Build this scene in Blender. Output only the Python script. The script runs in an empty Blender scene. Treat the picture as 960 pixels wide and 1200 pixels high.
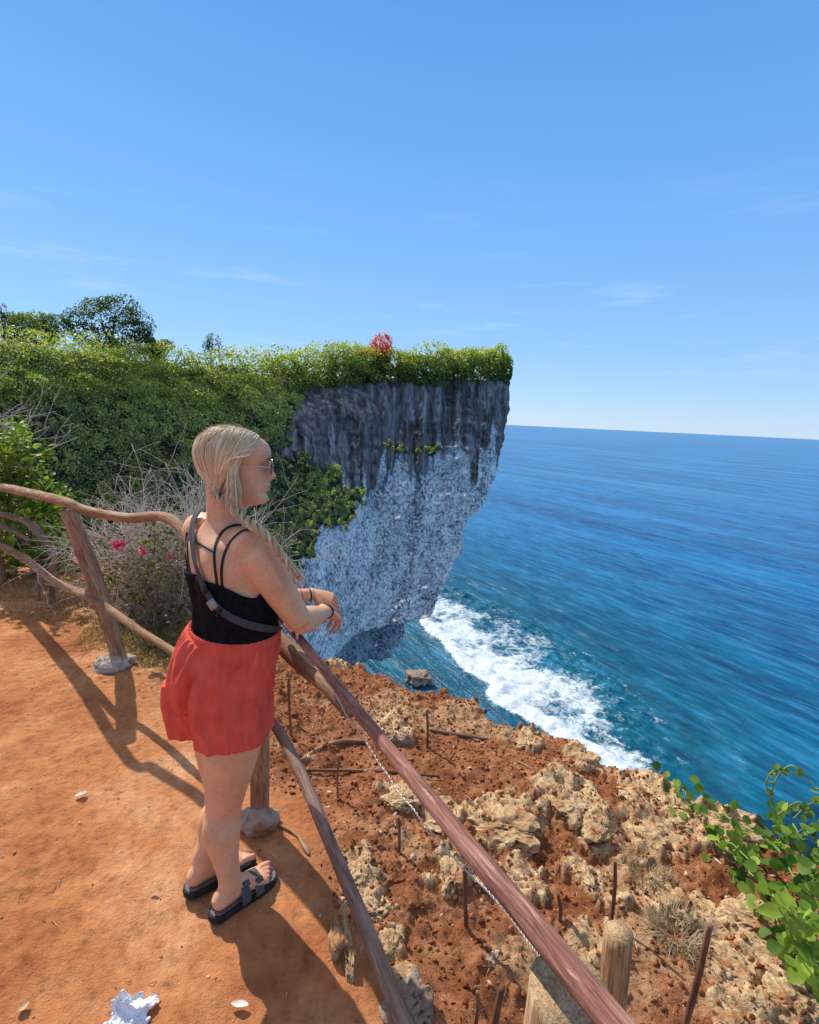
import bpy, bmesh, math, random
import numpy as np
from mathutils import Vector, Matrix
from mathutils.bvhtree import BVHTree
R = math.radians
rng = np.random.default_rng(7)
random.seed(7)
scene = bpy.context.scene
C = bpy.data.collections.new("scene"); scene.collection.children.link(C)

# ------------------------------------------------------------------ camera
FPX = 620.; HC = 1.66
TH = math.atan(107.6/FPX); RO = R(2.7)
FW = np.array([0, math.cos(TH), -math.sin(TH)]); UP0 = np.array([0, math.sin(TH), math.cos(TH)]); RT0 = np.array([1., 0, 0])
RT = RT0*math.cos(RO)+UP0*math.sin(RO); UP = np.cross(RT, FW)
CAM = np.array([0, 0, HC])
def ray(px, py): return FW+RT*(px-480)/FPX-UP*(py-600)/FPX
def aty(px, py, y):
    d = ray(px, py); return CAM+d*(y/d[1])
def atz(px, py, z):
    d = ray(px, py); return CAM+d*((z-HC)/d[2])
def proj(P):
    q = np.asarray(P, float)-CAM; z = q@FW
    return 480+FPX*(q@RT)/z, 600-FPX*(q@UP)/z
cd = bpy.data.cameras.new("camera"); cam = bpy.data.objects.new("camera", cd); C.objects.link(cam)
cam.matrix_world = Matrix(((RT[0], UP[0], -FW[0], 0), (RT[1], UP[1], -FW[1], 0), (RT[2], UP[2], -FW[2], HC), (0, 0, 0, 1)))
cd.sensor_fit = 'VERTICAL'; cd.sensor_height = 36; cd.lens = FPX/1200*36
cd.clip_start = .05; cd.clip_end = 200000
scene.camera = cam

# ------------------------------------------------------------------ noise
def _h(ix, iy, iz, s):
    n = (ix.astype(np.int64)*374761393+iy.astype(np.int64)*668265263+iz.astype(np.int64)*2147483647+s*974711) & 0xffffffff
    n = ((n ^ (n >> 13))*1274126177) & 0xffffffff
    n = ((n ^ (n >> 15))*2246822519) & 0xffffffff
    n = n ^ (n >> 16)
    return (n & 0xffffff)/float(0xffffff)
def vnoise(P, s=0):
    P = np.asarray(P, float); I = np.floor(P); f = P-I; f = f*f*f*(f*(f*6-15)+10)
    ix, iy, iz = I[..., 0], I[..., 1], I[..., 2]; r = 0
    for a in (0, 1):
        for b in (0, 1):
            for c in (0, 1):
                w = (f[..., 0] if a else 1-f[..., 0])*(f[..., 1] if b else 1-f[..., 1])*(f[..., 2] if c else 1-f[..., 2])
                r = r+w*_h(ix+a, iy+b, iz+c, s)
    return r*2-1
def fbm(P, o=4, s=0, g=.5, l=2.03):
    P = np.asarray(P, float); r = 0; a = 1
    for i in range(o):
        r = r+a*vnoise(P+i*17.3, s+i); P = P*l; a *= g
    return r
def ridged(P, o=4, s=0):
    P = np.asarray(P, float); r = 0; a = 1
    for i in range(o):
        r = r+a*(1-2*np.abs(vnoise(P+i*11.7, s+i))); P = P*2.1; a *= .5
    return r
def worley(P, s=0):
    P = np.asarray(P, float); I = np.floor(P); best = np.full(P.shape[:-1], 9.)
    for a in (-1, 0, 1):
        for b in (-1, 0, 1):
            for c in (-1, 0, 1):
                J = I+np.array([a, b, c])
                q = np.stack([_h(J[..., 0], J[..., 1], J[..., 2], s+k) for k in (1, 2, 3)], -1)+J
                best = np.minimum(best, ((q-P)**2).sum(-1))
    return np.sqrt(best)
def sst(a, b, x):
    t = np.clip((x-a)/(b-a), 0, 1); return t*t*(3-2*t)
def p3(x, y, z=0.): return np.stack([x, y, np.zeros_like(x)+z], -1)

# ------------------------------------------------------------------ meshes
def mk(name, V, F, mat=None, smooth=True, attrs=None, colors=None, fmat=None):
    me = bpy.data.meshes.new(name)
    V = np.asarray(V, float)
    if isinstance(F, np.ndarray):
        nf, k = F.shape
        me.vertices.add(len(V)); me.vertices.foreach_set('co', V.astype(np.float32).ravel())
        me.loops.add(nf*k); me.loops.foreach_set('vertex_index', F.astype(np.int32).ravel())
        me.polygons.add(nf); me.polygons.foreach_set('loop_start', np.arange(0, nf*k, k, dtype=np.int32))
        me.update(calc_edges=True)
    else:
        me.from_pydata(V.tolist(), [], F)
    if attrs:
        for k, v in attrs.items():
            a = me.attributes.new(k, 'FLOAT', 'POINT'); a.data.foreach_set('value', np.asarray(v, np.float32).ravel())
    if colors is not None:
        a = me.attributes.new('tint', 'FLOAT_COLOR', 'POINT')
        c = np.ones((len(V), 4), np.float32); c[:, :3] = colors; a.data.foreach_set('color', c.ravel())
    mats = mat if isinstance(mat, (list, tuple)) else [mat]
    for m in mats:
        if m: me.materials.append(m)
    if fmat is not None: me.polygons.foreach_set('material_index', np.asarray(fmat, np.int32))
    if smooth: me.polygons.foreach_set('use_smooth', np.ones(len(me.polygons), bool))
    me.update()
    o = bpy.data.objects.new(name, me); C.objects.link(o)
    return o
def tag(o, label=None, cat=None, group=None, kind=None):
    if label: o['label'] = label
    if cat: o['category'] = cat
    if group: o['group'] = group
    if kind: o['kind'] = kind
    return o
def thing(name, loc, label, cat, group=None):
    o = bpy.data.objects.new(name, None); C.objects.link(o); o.location = tuple(map(float, loc)); o.empty_display_size = .1
    return tag(o, label, cat, group)
def part(name, G, mat, root, parent=None, smooth=True, **k):
    V, F = G
    o = mk(name, np.asarray(V, float)-np.array(root.location), F, mat, smooth, **k)
    o.parent = parent or root
    return o
class G:
    """collects quads/tris"""
    def __init__(s): s.V = []; s.F = []; s.n = 0; s.c = []
    def add(s, V, F, col=None):
        V = np.asarray(V, float); s.V.append(V)
        for f in (F.tolist() if isinstance(F, np.ndarray) else F): s.F.append([i+s.n for i in f])
        s.n += len(V)
        if col is not None: s.c.append(np.broadcast_to(np.asarray(col, float), (len(V), 3)))
        return s
    def get(s): return np.concatenate(s.V), s.F
    def cols(s): return np.concatenate(s.c)
def grid_faces(nu, nv, wrap=False):
    i = np.arange(nu-1)[:, None]; j = np.arange(nv if wrap else nv-1)[None, :]
    j2 = (j+1) % nv
    return np.stack([i*nv+j+0*j2, (i+1)*nv+j, (i+1)*nv+j2, i*nv+j2], -1).reshape(-1, 4)
def nrm(v):
    v = np.asarray(v, float); return v/(np.linalg.norm(v, axis=-1, keepdims=True)+1e-12)
def cr(pts, n):
    """Catmull-Rom resample rows of any width"""
    P = np.asarray(pts, float); m = len(P)
    if m == 2: t = np.linspace(0, 1, n)[:, None]; return P[0]*(1-t)+P[1]*t
    Q = np.vstack([2*P[0]-P[1], P, 2*P[-1]-P[-2]])
    u = np.linspace(0, m-1-1e-9, n); i = np.floor(u).astype(int); t = (u-i)[:, None]
    a, b, c, d = Q[i], Q[i+1], Q[i+2], Q[i+3]
    return .5*((2*b)+(-a+c)*t+(2*a-5*b+4*c-d)*t*t+(-a+3*b-3*c+d)*t**3)
def loft(rings, n=20, ref=(1, 0, 0), m=None, cap=True, rough=0, seed=0, sup=2.0):
    """rings: rows x,y,z,a,b ; b is the half size along ref, a across it"""
    P = cr(rings, m) if m else np.asarray(rings, float)
    c = P[:, :3]; T = nrm(np.gradient(c, axis=0)); ref = np.asarray(ref, float)
    Bx = nrm(ref-(T@ref)[:, None]*T); Ax = nrm(np.cross(T, Bx))
    th = np.linspace(0, 2*math.pi, n, endpoint=False)
    ct, st = np.cos(th), np.sin(th)
    if sup != 2.0:
        ct = np.sign(ct)*np.abs(ct)**(2/sup); st = np.sign(st)*np.abs(st)**(2/sup)
    a = P[:, 3]; b = P[:, 4]
    k = np.ones((len(P), n))
    if rough:
        q = np.stack([np.cos(th)[None]*1.2+0*c[:, :1], np.sin(th)[None]*1.2+0*c[:, :1], np.cumsum(np.r_[0, np.linalg.norm(np.diff(c, axis=0), axis=1)])[:, None]*9+0*th[None]], -1)
        k = 1+rough*fbm(q+seed*7.7, 3, seed)
    V = c[:, None]+Ax[:, None]*(a[:, None, None]*ct[None, :, None])*k[..., None]+Bx[:, None]*(b[:, None, None]*st[None, :, None])*k[..., None]
    V = V.reshape(-1, 3); F = grid_faces(len(P), n, True).tolist()
    if cap:
        nv = len(V); r = (a[0]+b[0])*.25; r2 = (a[-1]+b[-1])*.25
        V = np.vstack([V, c[0]-T[0]*r*cap, c[-1]+T[-1]*r2*cap]); L = (len(P)-1)*n
        for j in range(n):
            F.append([nv, (j) % n, (j+1) % n]); F.append([nv+1, L+(j+1) % n, L+j])
    return V, F
def tube(pts, r, n=8, m=None, rough=0, seed=0, cap=.4):
    P = np.asarray(pts, float); r = np.broadcast_to(np.asarray(r, float), (len(P),))
    d = P[-1, :3]-P[0, :3]; ref = (0, 0, 1) if abs(nrm(d)[2]) < .8 else (1, .2, 0)
    return loft(np.c_[P[:, :3], r, r], n, ref, m, cap, rough, seed)
_ico = {}
def ico(sub):
    if sub not in _ico:
        bm = bmesh.new(); bmesh.ops.create_icosphere(bm, subdivisions=sub, radius=1)
        _ico[sub] = (np.array([v.co[:] for v in bm.verts]), [[v.index for v in f.verts] for f in bm.faces]); bm.free()
    V, F = _ico[sub]; return V.copy(), F
def ell(c, r, rot=None, sub=3):
    V, F = ico(sub); V = V*np.asarray(r, float)
    if rot is not None: V = V@np.asarray(rot).T
    return V+np.asarray(c, float), F
def box(c, s, rot=None, bev=0):
    bm = bmesh.new(); bmesh.ops.create_cube(bm, size=1)
    for v in bm.verts: v.co = Vector((v.co.x*s[0], v.co.y*s[1], v.co.z*s[2]))
    if bev: bmesh.ops.bevel(bm, geom=bm.edges[:], offset=bev, segments=2, affect='EDGES')
    V = np.array([v.co[:] for v in bm.verts]); F = [[v.index for v in f.verts] for f in bm.faces]; bm.free()
    if rot is not None: V = V@np.asarray(rot).T
    return V+np.asarray(c, float), F

# ------------------------------------------------------------------ materials
class N:
    def __init__(s, name):
        s.m = bpy.data.materials.new(name); s.m.use_nodes = True; s.t = s.m.node_tree; s.t.nodes.clear()
        s.out = s.t.nodes.new('ShaderNodeOutputMaterial')
    def n(s, ty, props=None, **inp):
        x = s.t.nodes.new('ShaderNode'+ty)
        for k, v in (props or {}).items(): setattr(x, k, v)
        for k, v in inp.items():
            k2 = k.replace('_', ' ')
            sk = x.inputs[int(k[1:])] if (k[0] == 'i' and k[1:].isdigit()) else x.inputs[k2]
            s.set(sk, v)
        return x
    def set(s, sk, v):
        if isinstance(v, bpy.types.NodeSocket): s.t.links.new(v, sk)
        elif isinstance(v, (tuple, list)) and sk.type == 'RGBA' and len(v) == 3: sk.default_value = (*v, 1)
        else: sk.default_value = v
    def co(s, scale=(1, 1, 1), rot=(0, 0, 0)):
        t = s.n('TexCoord'); m = s.n('Mapping', None, Vector=t.outputs['Object'], Scale=scale, Rotation=rot); return m.outputs[0]
    def noise(s, vec, sc, det=5, ro=.6, dist=0):
        return s.n('TexNoise', None, Vector=vec, Scale=sc, Detail=det, Roughness=ro, Distortion=dist).outputs['Fac']
    def vor(s, vec, sc, feat='F1', rnd=1):
        return s.n('TexVoronoi', {'feature': feat}, Vector=vec, Scale=sc, Randomness=rnd).outputs['Distance']
    def ramp(s, fac, stops, interp='LINEAR'):
        r = s.n('ValToRGB'); r.color_ramp.interpolation = interp; e = r.color_ramp.elements
        while len(e) < len(stops): e.new(.5)
        for el, (p, c) in zip(e, stops):
            el.position = p; el.color = (*c, 1) if isinstance(c, (tuple, list)) else (c, c, c, 1)
        s.set(r.inputs[0], fac); return r.outputs[0]
    def mix(s, f, a, b, mode='MIX'):
        x = s.n('Mix', {'data_type': 'RGBA', 'blend_type': mode}); s.set(x.inputs[0], f); s.set(x.inputs[6], a); s.set(x.inputs[7], b); return x.outputs[2]
    def math(s, op, a, b=0., c=0.):
        x = s.n('Math', {'operation': op}); s.set(x.inputs[0], a); s.set(x.inputs[1], b); s.set(x.inputs[2], c); return x.outputs[0]
    def attr(s, name, f='Fac'): return s.n('Attribute', {'attribute_name': name}).outputs[f]
    def bump(s, h, st=.5, d=.01, nrm=None):
        x = s.n('Bump', None, Height=h, Strength=st, Distance=d)
        if nrm: s.set(x.inputs['Normal'], nrm)
        return x.outputs[0]
    def bsdf(s, col, rough=.8, nrm=None, spec=.3, sss=0, **k):
        b = s.n('BsdfPrincipled', None, Base_Color=col, Roughness=rough); b.inputs['Specular IOR Level'].default_value = spec
        if sss:
            b.inputs['Subsurface Weight'].default_value = sss; b.inputs['Subsurface Scale'].default_value = .01
            b.inputs['Subsurface Radius'].default_value = (1, .35, .2)
        for kk, v in k.items(): s.set(b.inputs[kk.replace('_', ' ')], v)
        if nrm: s.set(b.inputs['Normal'], nrm)
        return b.outputs[0]
    def done(s, sh): s.set(s.out.inputs[0], sh); return s.m
def simple(name, col, rough=.7, spec=.3, var=.15, sc=30, bumpd=.001, metal=0, det=5, sss=0):
    n = N(name); v = n.co(); f = n.noise(v, sc, det)
    d = tuple(max(0, c*(1-var)) for c in col); l = tuple(min(1, c*(1+var)) for c in col)
    c = n.ramp(f, [(.3, d), (.7, l)])
    return n.done(n.bsdf(c, rough, n.bump(f, .5, bumpd), spec, sss, Metallic=metal))
def leafmat(name, trans=.35, rough=.45, spec=.4):
    n = N(name); c = n.attr('tint', 'Color'); v = n.co(); f = n.noise(v, 60, 3)
    c2 = n.mix(.35, c, n.ramp(f, [(.3, (.35, .35, .35)), (.7, (1, 1, 1))]), 'MULTIPLY')
    b = n.bsdf(c2, rough, None, spec)
    t = n.n('BsdfTranslucent', None, Color=n.mix(.5, c2, (.75, .9, .15), 'OVERLAY')).outputs[0]
    m = n.n('MixShader', None, i0=trans, i1=b, i2=t).outputs[0]
    return n.done(m)
# ------------------------------------------------------------------ light and sky
SUN = nrm([-.68*.73, .73*.73, .68])            # towards the sun
EL = math.asin(SUN[2]); AZ = math.atan2(SUN[0], SUN[1])
w = bpy.data.worlds.new("World"); scene.world = w; w.use_nodes = True; wt = w.node_tree; wt.nodes.clear()
sky = wt.nodes.new('ShaderNodeTexSky'); sky.sky_type = 'NISHITA'; sky.sun_disc = False; sky.sun_elevation = EL; sky.sun_rotation = AZ
sky.altitude = 50; sky.air_density = 1.0; sky.dust_density = .08; sky.ozone_density = 2.2
bg = wt.nodes.new('ShaderNodeBackground'); wo = wt.nodes.new('ShaderNodeOutputWorld')
hs = wt.nodes.new('ShaderNodeHueSaturation'); hs.inputs['Saturation'].default_value = 1.22; hs.inputs['Value'].default_value = 1.0
# thin high cloud wisps near the horizon
tc = wt.nodes.new('ShaderNodeTexCoord'); mp = wt.nodes.new('ShaderNodeMapping'); mp.inputs['Scale'].default_value = (3.2, 3.2, 26)
mp.inputs['Rotation'].default_value = (0, R(4), 0); mp.inputs['Location'].default_value = (.3, .1, .6)
cn = wt.nodes.new('ShaderNodeTexNoise'); cn.inputs['Scale'].default_value = 1.3; cn.inputs['Detail'].default_value = 7; cn.inputs['Roughness'].default_value = .62
crp = wt.nodes.new('ShaderNodeValToRGB'); crp.color_ramp.elements[0].position = .56; crp.color_ramp.elements[1].position = .8
crp.color_ramp.elements[0].color = (0, 0, 0, 1); crp.color_ramp.elements[1].color = (.42, .42, .42, 1)
sx = wt.nodes.new('ShaderNodeSeparateXYZ'); zr = wt.nodes.new('ShaderNodeValToRGB')
for e in range(2): zr.color_ramp.elements.new(.5)
for el, (p, c) in zip(zr.color_ramp.elements, [(.05, 0), (.11, 1), (.24, .8), (.4, 0)]): el.position = p; el.color = (c, c, c, 1)
mm = wt.nodes.new('ShaderNodeMath'); mm.operation = 'MULTIPLY'
mx = wt.nodes.new('ShaderNodeMix'); mx.data_type = 'RGBA'; mx.inputs[7].default_value = (4.6, 5.6, 6.9, 1)
L = wt.links.new
L(tc.outputs['Generated'], mp.inputs[0]); L(mp.outputs[0], cn.inputs['Vector']); L(cn.outputs['Fac'], crp.inputs[0])
L(tc.outputs['Generated'], sx.inputs[0]); L(sx.outputs[2], zr.inputs[0]); L(crp.outputs[0], mm.inputs[0]); L(zr.outputs[0], mm.inputs[1])
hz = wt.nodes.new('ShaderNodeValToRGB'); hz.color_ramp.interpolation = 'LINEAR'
SKYG = [(.0, (3.3, 4.8, 6.7)), (.05, (2.7, 4.4, 6.7)), (.13, (2.1, 3.95, 6.8)), (.30, (1.45, 3.35, 6.6)), (.60, (.70, 2.4, 5.7)), (.84, (4.6, 4.1, 3.7))]  # last stop is a bright warm zenith added above the view to fill shade
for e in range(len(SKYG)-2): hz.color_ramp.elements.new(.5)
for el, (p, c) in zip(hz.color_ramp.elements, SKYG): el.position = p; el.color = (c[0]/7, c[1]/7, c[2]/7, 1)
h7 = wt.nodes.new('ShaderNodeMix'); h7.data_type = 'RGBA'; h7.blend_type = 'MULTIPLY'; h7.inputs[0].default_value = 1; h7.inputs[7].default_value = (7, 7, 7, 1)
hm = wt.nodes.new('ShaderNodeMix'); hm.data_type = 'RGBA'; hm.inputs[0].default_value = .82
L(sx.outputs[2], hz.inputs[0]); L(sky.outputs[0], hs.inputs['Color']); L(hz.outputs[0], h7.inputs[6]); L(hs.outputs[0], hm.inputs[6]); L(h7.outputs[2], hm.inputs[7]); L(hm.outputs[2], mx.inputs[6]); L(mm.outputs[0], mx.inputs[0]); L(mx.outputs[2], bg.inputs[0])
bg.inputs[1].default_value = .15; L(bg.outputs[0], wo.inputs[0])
sl = bpy.data.lights.new("sun", 'SUN'); so = bpy.data.objects.new("sun", sl); C.objects.link(so)
sl.energy = 5.0; sl.angle = R(.53); sl.color = (1, .94, .84)
so.rotation_euler = Vector(SUN).to_track_quat('Z', 'Y').to_euler()
scene.view_settings.view_transform = 'Standard'; scene.view_settings.look = 'None'; scene.view_settings.exposure = 0

# ------------------------------------------------------------------ headland profile of the overhanging tip
PROF = [(597, 447), (596, 470), (594, 490), (591, 512), (585, 535), (582, 552), (574, 572), (571, 583), (561, 597), (549, 607), (548, 616), (541, 632), (541, 645), (531, 663), (522, 685), (514, 700), (510, 710), (503, 722), (494, 727), (476, 734), (474, 745), (468, 752), (466, 762), (459, 768), (455, 778)]
tipP = np.array([aty(px, py, 150-10*i/(len(PROF)-1)) for i, (px, py) in enumerate(PROF)])
SEA = float(tipP[-1, 2])
def tip_at(z):
    zz = tipP[::-1, 2]; return np.interp(z, zz, tipP[::-1, 0]), np.interp(z, zz, tipP[::-1, 1])

# ------------------------------------------------------------------ sea
def geo(lo, a, b, hi, step, g):
    mid = np.arange(a, b+step, step); r = [mid[-1]]; s = step
    while r[-1] < hi: s *= g; r.append(r[-1]+s)
    l = [mid[0]]; s = step
    while l[-1] > lo: s *= g; l.append(l[-1]-s)
    return np.r_[l[::-1][:-1], mid, r[1:]]
xs = geo(-9e4, -45, 190, 9e4, .8, 1.09); ys = geo(-3e3, 75, 300, 1.6e5, .8, 1.07)
X, Y = np.meshgrid(xs, ys, indexing='ij')
def sea_pts(l): return np.array([atz(a, b, SEA)[:2] for a, b in l])
FR = sea_pts([(478, 700), (486, 716), (494, 730), (510, 745), (535, 775), (565, 800), (600, 828), (650, 868), (700, 905), (760, 950), (830, 1010)])
BK = sea_pts([(470, 668), (500, 684), (535, 690), (585, 708), (650, 742), (705, 778), (742, 806), (768, 846), (795, 885), (812, 915), (845, 960)])
def segd(P, L_):
    """signed distance to polyline (positive on the left of travel) and arc fraction"""
    best = np.full(P.shape[:-1], 1e9); sg = np.zeros_like(best); fr = np.zeros_like(best)
    n = len(L_)-1
    for i in range(n):
        a = L_[i]; b = L_[i+1]; d = b-a; t = ((P-a)@d)/(d@d)
        tc_ = np.clip(t, 0, 1); q = a+tc_[..., None]*d; e = P-q; dd = np.sqrt((e**2).sum(-1))
        s_ = np.sign(d[0]*(P[..., 1]-a[1])-d[1]*(P[..., 0]-a[0]))
        m = dd < best-1e-9; best = np.where(m, dd, best); sg = np.where(m, s_, sg); fr = np.where(m, (i+tc_)/n, fr)
    return best*sg, fr
PXY = np.stack([X, Y], -1); near = (X > -60) & (X < 200) & (Y > 60) & (Y < 330)
df = np.zeros_like(X); db = np.zeros_like(X); ff = np.zeros_like(X)
q = PXY[near]+np.stack([fbm(p3(PXY[near][:, 0], PXY[near][:, 1])*.09, 3, 5), fbm(p3(PXY[near][:, 0], PXY[near][:, 1])*.09, 3, 6)], -1)*2.2
a1, f1 = segd(q, FR); a2, _ = segd(q, BK)
df[near] = a1; db[near] = a2; ff[near] = f1
# travelling along FR (downwards in the picture) the open sea lies on the left
inb = near & (df > 0) & (db < 0)
wdt = np.abs(df)+np.abs(db)+1e-6; u = np.abs(df)/wdt
foam = np.where(inb, (.97-.72*u**.8)*(.88+.30*fbm(p3(X, Y)*.11, 3, 47)), 0)*np.where(near, 1, 0)
foam = np.where(near & (df <= 0), .24*np.exp(df/6.)+.13*sst(-45, -2, df), foam)   # wash on the shore side
foam = np.where(near & (db >= 0) & (df > 0), .36*np.exp(-db/7.), foam)
lip = np.exp(-((df-.5)/.8)**2)*near; foam = np.clip(foam+.55*lip, 0, 1.25)
tail = 1-sst(.82, .98, ff); foam = np.where(near, foam*(.25+.75*tail), foam)
fade = np.exp(-(np.hypot(X, Y)-100).clip(0)/900.)
wd = nrm(FR[7]-FR[2]); wn = np.array([-wd[1], wd[0]])          # wave fronts run along wd
along = X*wd[0]+Y*wd[1]; acr = X*wn[0]+Y*wn[1]
warp = fbm(p3(X, Y)*.012, 3, 3)*9
sw = np.sin((acr+warp)/23.)*.35*fade
Zs = SEA+sw+fade*.22*fbm(p3(along*.06, acr*.25), 4, 9)
crest = 1.5*np.exp(-(((df-2.5)/3.2))**2)*tail*near
crest += .8*np.exp(-((db-17-warp*.3)/5.)**2)*near*(df > 0)
Zs = Zs+crest+np.where(inb, .5*fbm(p3(X, Y)*.5, 4, 4)*(foam > .2), 0)
# shallow: turquoise close to the shore, reef patches
dsh, _ = segd(PXY, BK)
shal = np.where(Y < 1500, np.exp(-np.clip(dsh-4, 0, None)/70.), 0)*np.where(Y < 60, 1, 1)
reef = sst(-.15, .3, fbm(p3(X, Y)*.045, 4, 12))*np.exp(-((dsh-22)/20.)**2)*sst(.45, .8, ff)*near
reef = np.maximum(reef, .8*np.exp(-((db-5)/6.)**2)*near*(df > 0)*sst(-.2, .4, fbm(p3(X, Y)*.06, 3, 14)))
n = N("sea_water"); v = n.co(); wq = sea_pts([(640, 640), (960, 742)]); wq = wq[1]-wq[0]; vw = n.co(rot=(0, 0, -math.atan2(wq[1], wq[0])))
def vsc(vec, s): return n.n('Mapping', None, Vector=vec, Scale=s).outputs[0]
cn1 = n.noise(vsc(vw, (.005, .034, 1)), 1., 6, .62, .3); cn2 = n.noise(vsc(vw, (.075, .40, 1)), 1., 6, .62, .3); cn0 = n.noise(vsc(vw, (.0012, .0065, 1)), 1., 5, .6, .4)  # these streaks put swell shading and wave highlights into the water colour
deep = n.ramp(cn1, [(.3, (.000, .055, .18)), (.50, (.001, .120, .32)), (.68, (.010, .21, .47))])
sh = n.ramp(cn1, [(.3, (.0, .070, .125)), (.7, (.001, .135, .205))])
c = n.mix(n.attr('shal'), deep, sh)
c = n.mix(n.math('MULTIPLY', n.ramp(cn2, [(.50, 0), (.68, 1)]), .65), c, (.035, .25, .50))
c = n.mix(n.math('MULTIPLY', n.ramp(cn2, [(.32, 1), (.48, 0)]), .7), c, (.0, .028, .11))
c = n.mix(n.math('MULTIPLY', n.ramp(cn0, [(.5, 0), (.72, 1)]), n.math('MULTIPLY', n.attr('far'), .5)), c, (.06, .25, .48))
c = n.mix(n.math('MULTIPLY', n.attr('reef'), n.ramp(n.noise(v, .35, 6, .7), [(.4, 0), (.6, .75)])), c, (.012, .035, .075))
cn3 = n.noise(vsc(vw, (.40, 1.25, 1)), 1., 5, .7, .4); c = n.mix(n.math('MULTIPLY', n.math('SUBTRACT', 1., n.attr('far')), .5), c, n.mix(1., c, n.ramp(cn3, [(.3, (.45, .55, .65)), (.55, (1, 1, 1)), (.72, (1.35, 1.28, 1.2))]), 'MULTIPLY')); fa = n.attr('foam'); fn = n.noise(v, .42, 9, .72, .6); fv = n.noise(v, 1.7, 6, .75)
fm = n.math('ADD', n.math('MULTIPLY', fn, .72), n.math('MULTIPLY', fv, .28))
thr = n.math('SUBTRACT', 1.0, n.math('MULTIPLY', fa, .72))
fm = n.n('MapRange', None, Value=n.math('SUBTRACT', fm, n.math('SUBTRACT', thr, .16)), i1=-.07, i2=.09).outputs[0]
fcol = n.ramp(n.noise(v, 1.1, 6, .7), [(.3, (.42, .58, .72)), (.62, (.86, .9, .92))])
c = n.mix(fm, c, fcol)
h = n.math('ADD', n.math('MULTIPLY', n.noise(vsc(vw, (.12, .60, 1)), 1., 6, .62, .3), 1.0), n.math('MULTIPLY', n.noise(vsc(vw, (.5, 2.4, 1)), 1., 4, .6), .14))
bp = n.bump(h, .55, 1.6)
bs = n.bsdf(c, n.mix(fm, (.25, .25, .25), (.9, .9, .9)), bp, .12)
M_sea = n.done(bs)
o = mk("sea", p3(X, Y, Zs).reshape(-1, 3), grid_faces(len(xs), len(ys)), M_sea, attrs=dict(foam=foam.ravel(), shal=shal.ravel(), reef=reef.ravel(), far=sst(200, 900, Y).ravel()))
tag(o, kind='structure')

# ------------------------------------------------------------------ headland
Zt = tipP[0, 2]
TOPL = np.array([aty(*p) for p in [(-900, 330, 30), (-420, 372, 52), (-150, 400, 66), (0, 408, 78), (90, 418, 88), (200, 433, 103), (300, 447, 117), (345, 450, 124), (420, 448, 132), (500, 446, 141), (597, 447, 150)]])
ns, nz = 420, 210
s = np.linspace(0, 1, ns)**.8
tl = cr(TOPL, ns*4); ar = np.r_[0, np.cumsum(np.linalg.norm(np.diff(tl[:, :2], axis=0), axis=1))]; ar /= ar[-1]
top = np.stack([np.interp(s, ar, tl[:, k]) for k in range(3)], 1)
zt = top[:, 2]; v_ = np.linspace(0, 1, nz)
Z = zt[:, None]*(1-v_)[None]+(SEA-3)*v_[None]
# x,y of the face: the top line, sheared so that the right end follows the tip profile
sface = float(np.interp(0, [0, 1], [0, 1]))
i345 = np.argmin(np.abs(proj(top)[0]-345)); s0 = s[i345]
k = np.clip((s-s0)/(1-s0), 0, 1)[:, None]
tx, ty = tip_at(Z)
Xh = top[:, 0][:, None]+0*Z; Yh = top[:, 1][:, None]+0*Z
bx, by = top[i345, 0], top[i345, 1]
Xf = bx+(tx-bx)*((top[:, 0][:, None]-bx)/(top[-1, 0]-bx)); Yf = Yh+(ty-150)*k
Xh = np.where(k > 0, Xf, Xh); Yh = np.where(k > 0, Yf, Yh)
slope = (1-sst(0, .55, k))*.62+.0
Yh = Yh-(zt[:, None]-Z)*slope-1.5*np.minimum(zt[:, None]-Z, 8)*slope/.62*.8
# overhang near the waterline: step back below the ledge
zl = np.interp(k, [0, 1], [aty(400, 748, 138)[2], aty(494, 727, 141)[2]])
Yh = Yh+np.where(k > .0, sst(0, 1.2, zl-Z)*3.0*sst(0, .3, k), 0)
Yh = Yh-1.0*np.exp(-((Z-zl-1.0)/1.1)**2)*sst(.2, .5, k)
P0 = np.stack([Xh, Yh, Z], -1)
px_, py_ = proj(P0)
VEGP = [(-4000, -900), (338, -900), (340, 452), (333, 500), (352, 517), (380, 530), (422, 562), (428, 592), (415, 612), (385, 618), (352, 640), (328, 672), (320, 760), (300, 2000), (-4000, 4000)]
def inpoly(x, y, poly):
    r = np.zeros(x.shape, bool); m = len(poly)
    for i in range(m):
        x1, y1 = poly[i]; x2, y2 = poly[(i+1) % m]
        c_ = ((y1 > y) != (y2 > y)) & (x < (x2-x1)*(y-y1)/((y2-y1) or 1e-9)+x1); r ^= c_
    return r
def vegmask(px, py, P):
    wx = fbm(P*.16, 5, 31, .65)*22; wy = fbm(P*.16, 5, 32, .65)*22
    m = inpoly(px+wx, py+wy, VEGP)
    m &= px < 440+wx*.5
    for cx, cy, r_ in [(463, 520, 6), (500, 522, 7), (560, 525, 3)]: m |= ((px+wx*.4-cx)/(r_*1.6))**2+((py+wy*.4-cy)/(r_*.7))**2 < 1
    return m
veg = vegmask(px_, py_, P0)
dsp = fbm(P0*np.array([.10, .10, .05]), 5, 21)*2.0+ridged(P0*np.array([.22, .22, .30]), 5, 22)*.8+fbm(P0*1.1, 3, 23)*.14
colm = fbm(P0*np.array([.35, .35, .02]), 3, 24)*1.0*sst(-25, 2, Z)
dmp = (1-sst(.93, 1, k))*.8+.2
Yh2 = Yh-(dsp+colm)*dmp; Xh2 = Xh+np.where(k > 0, fbm(P0*.35, 4, 25)*.8*(1-.3*dmp), 0)
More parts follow.
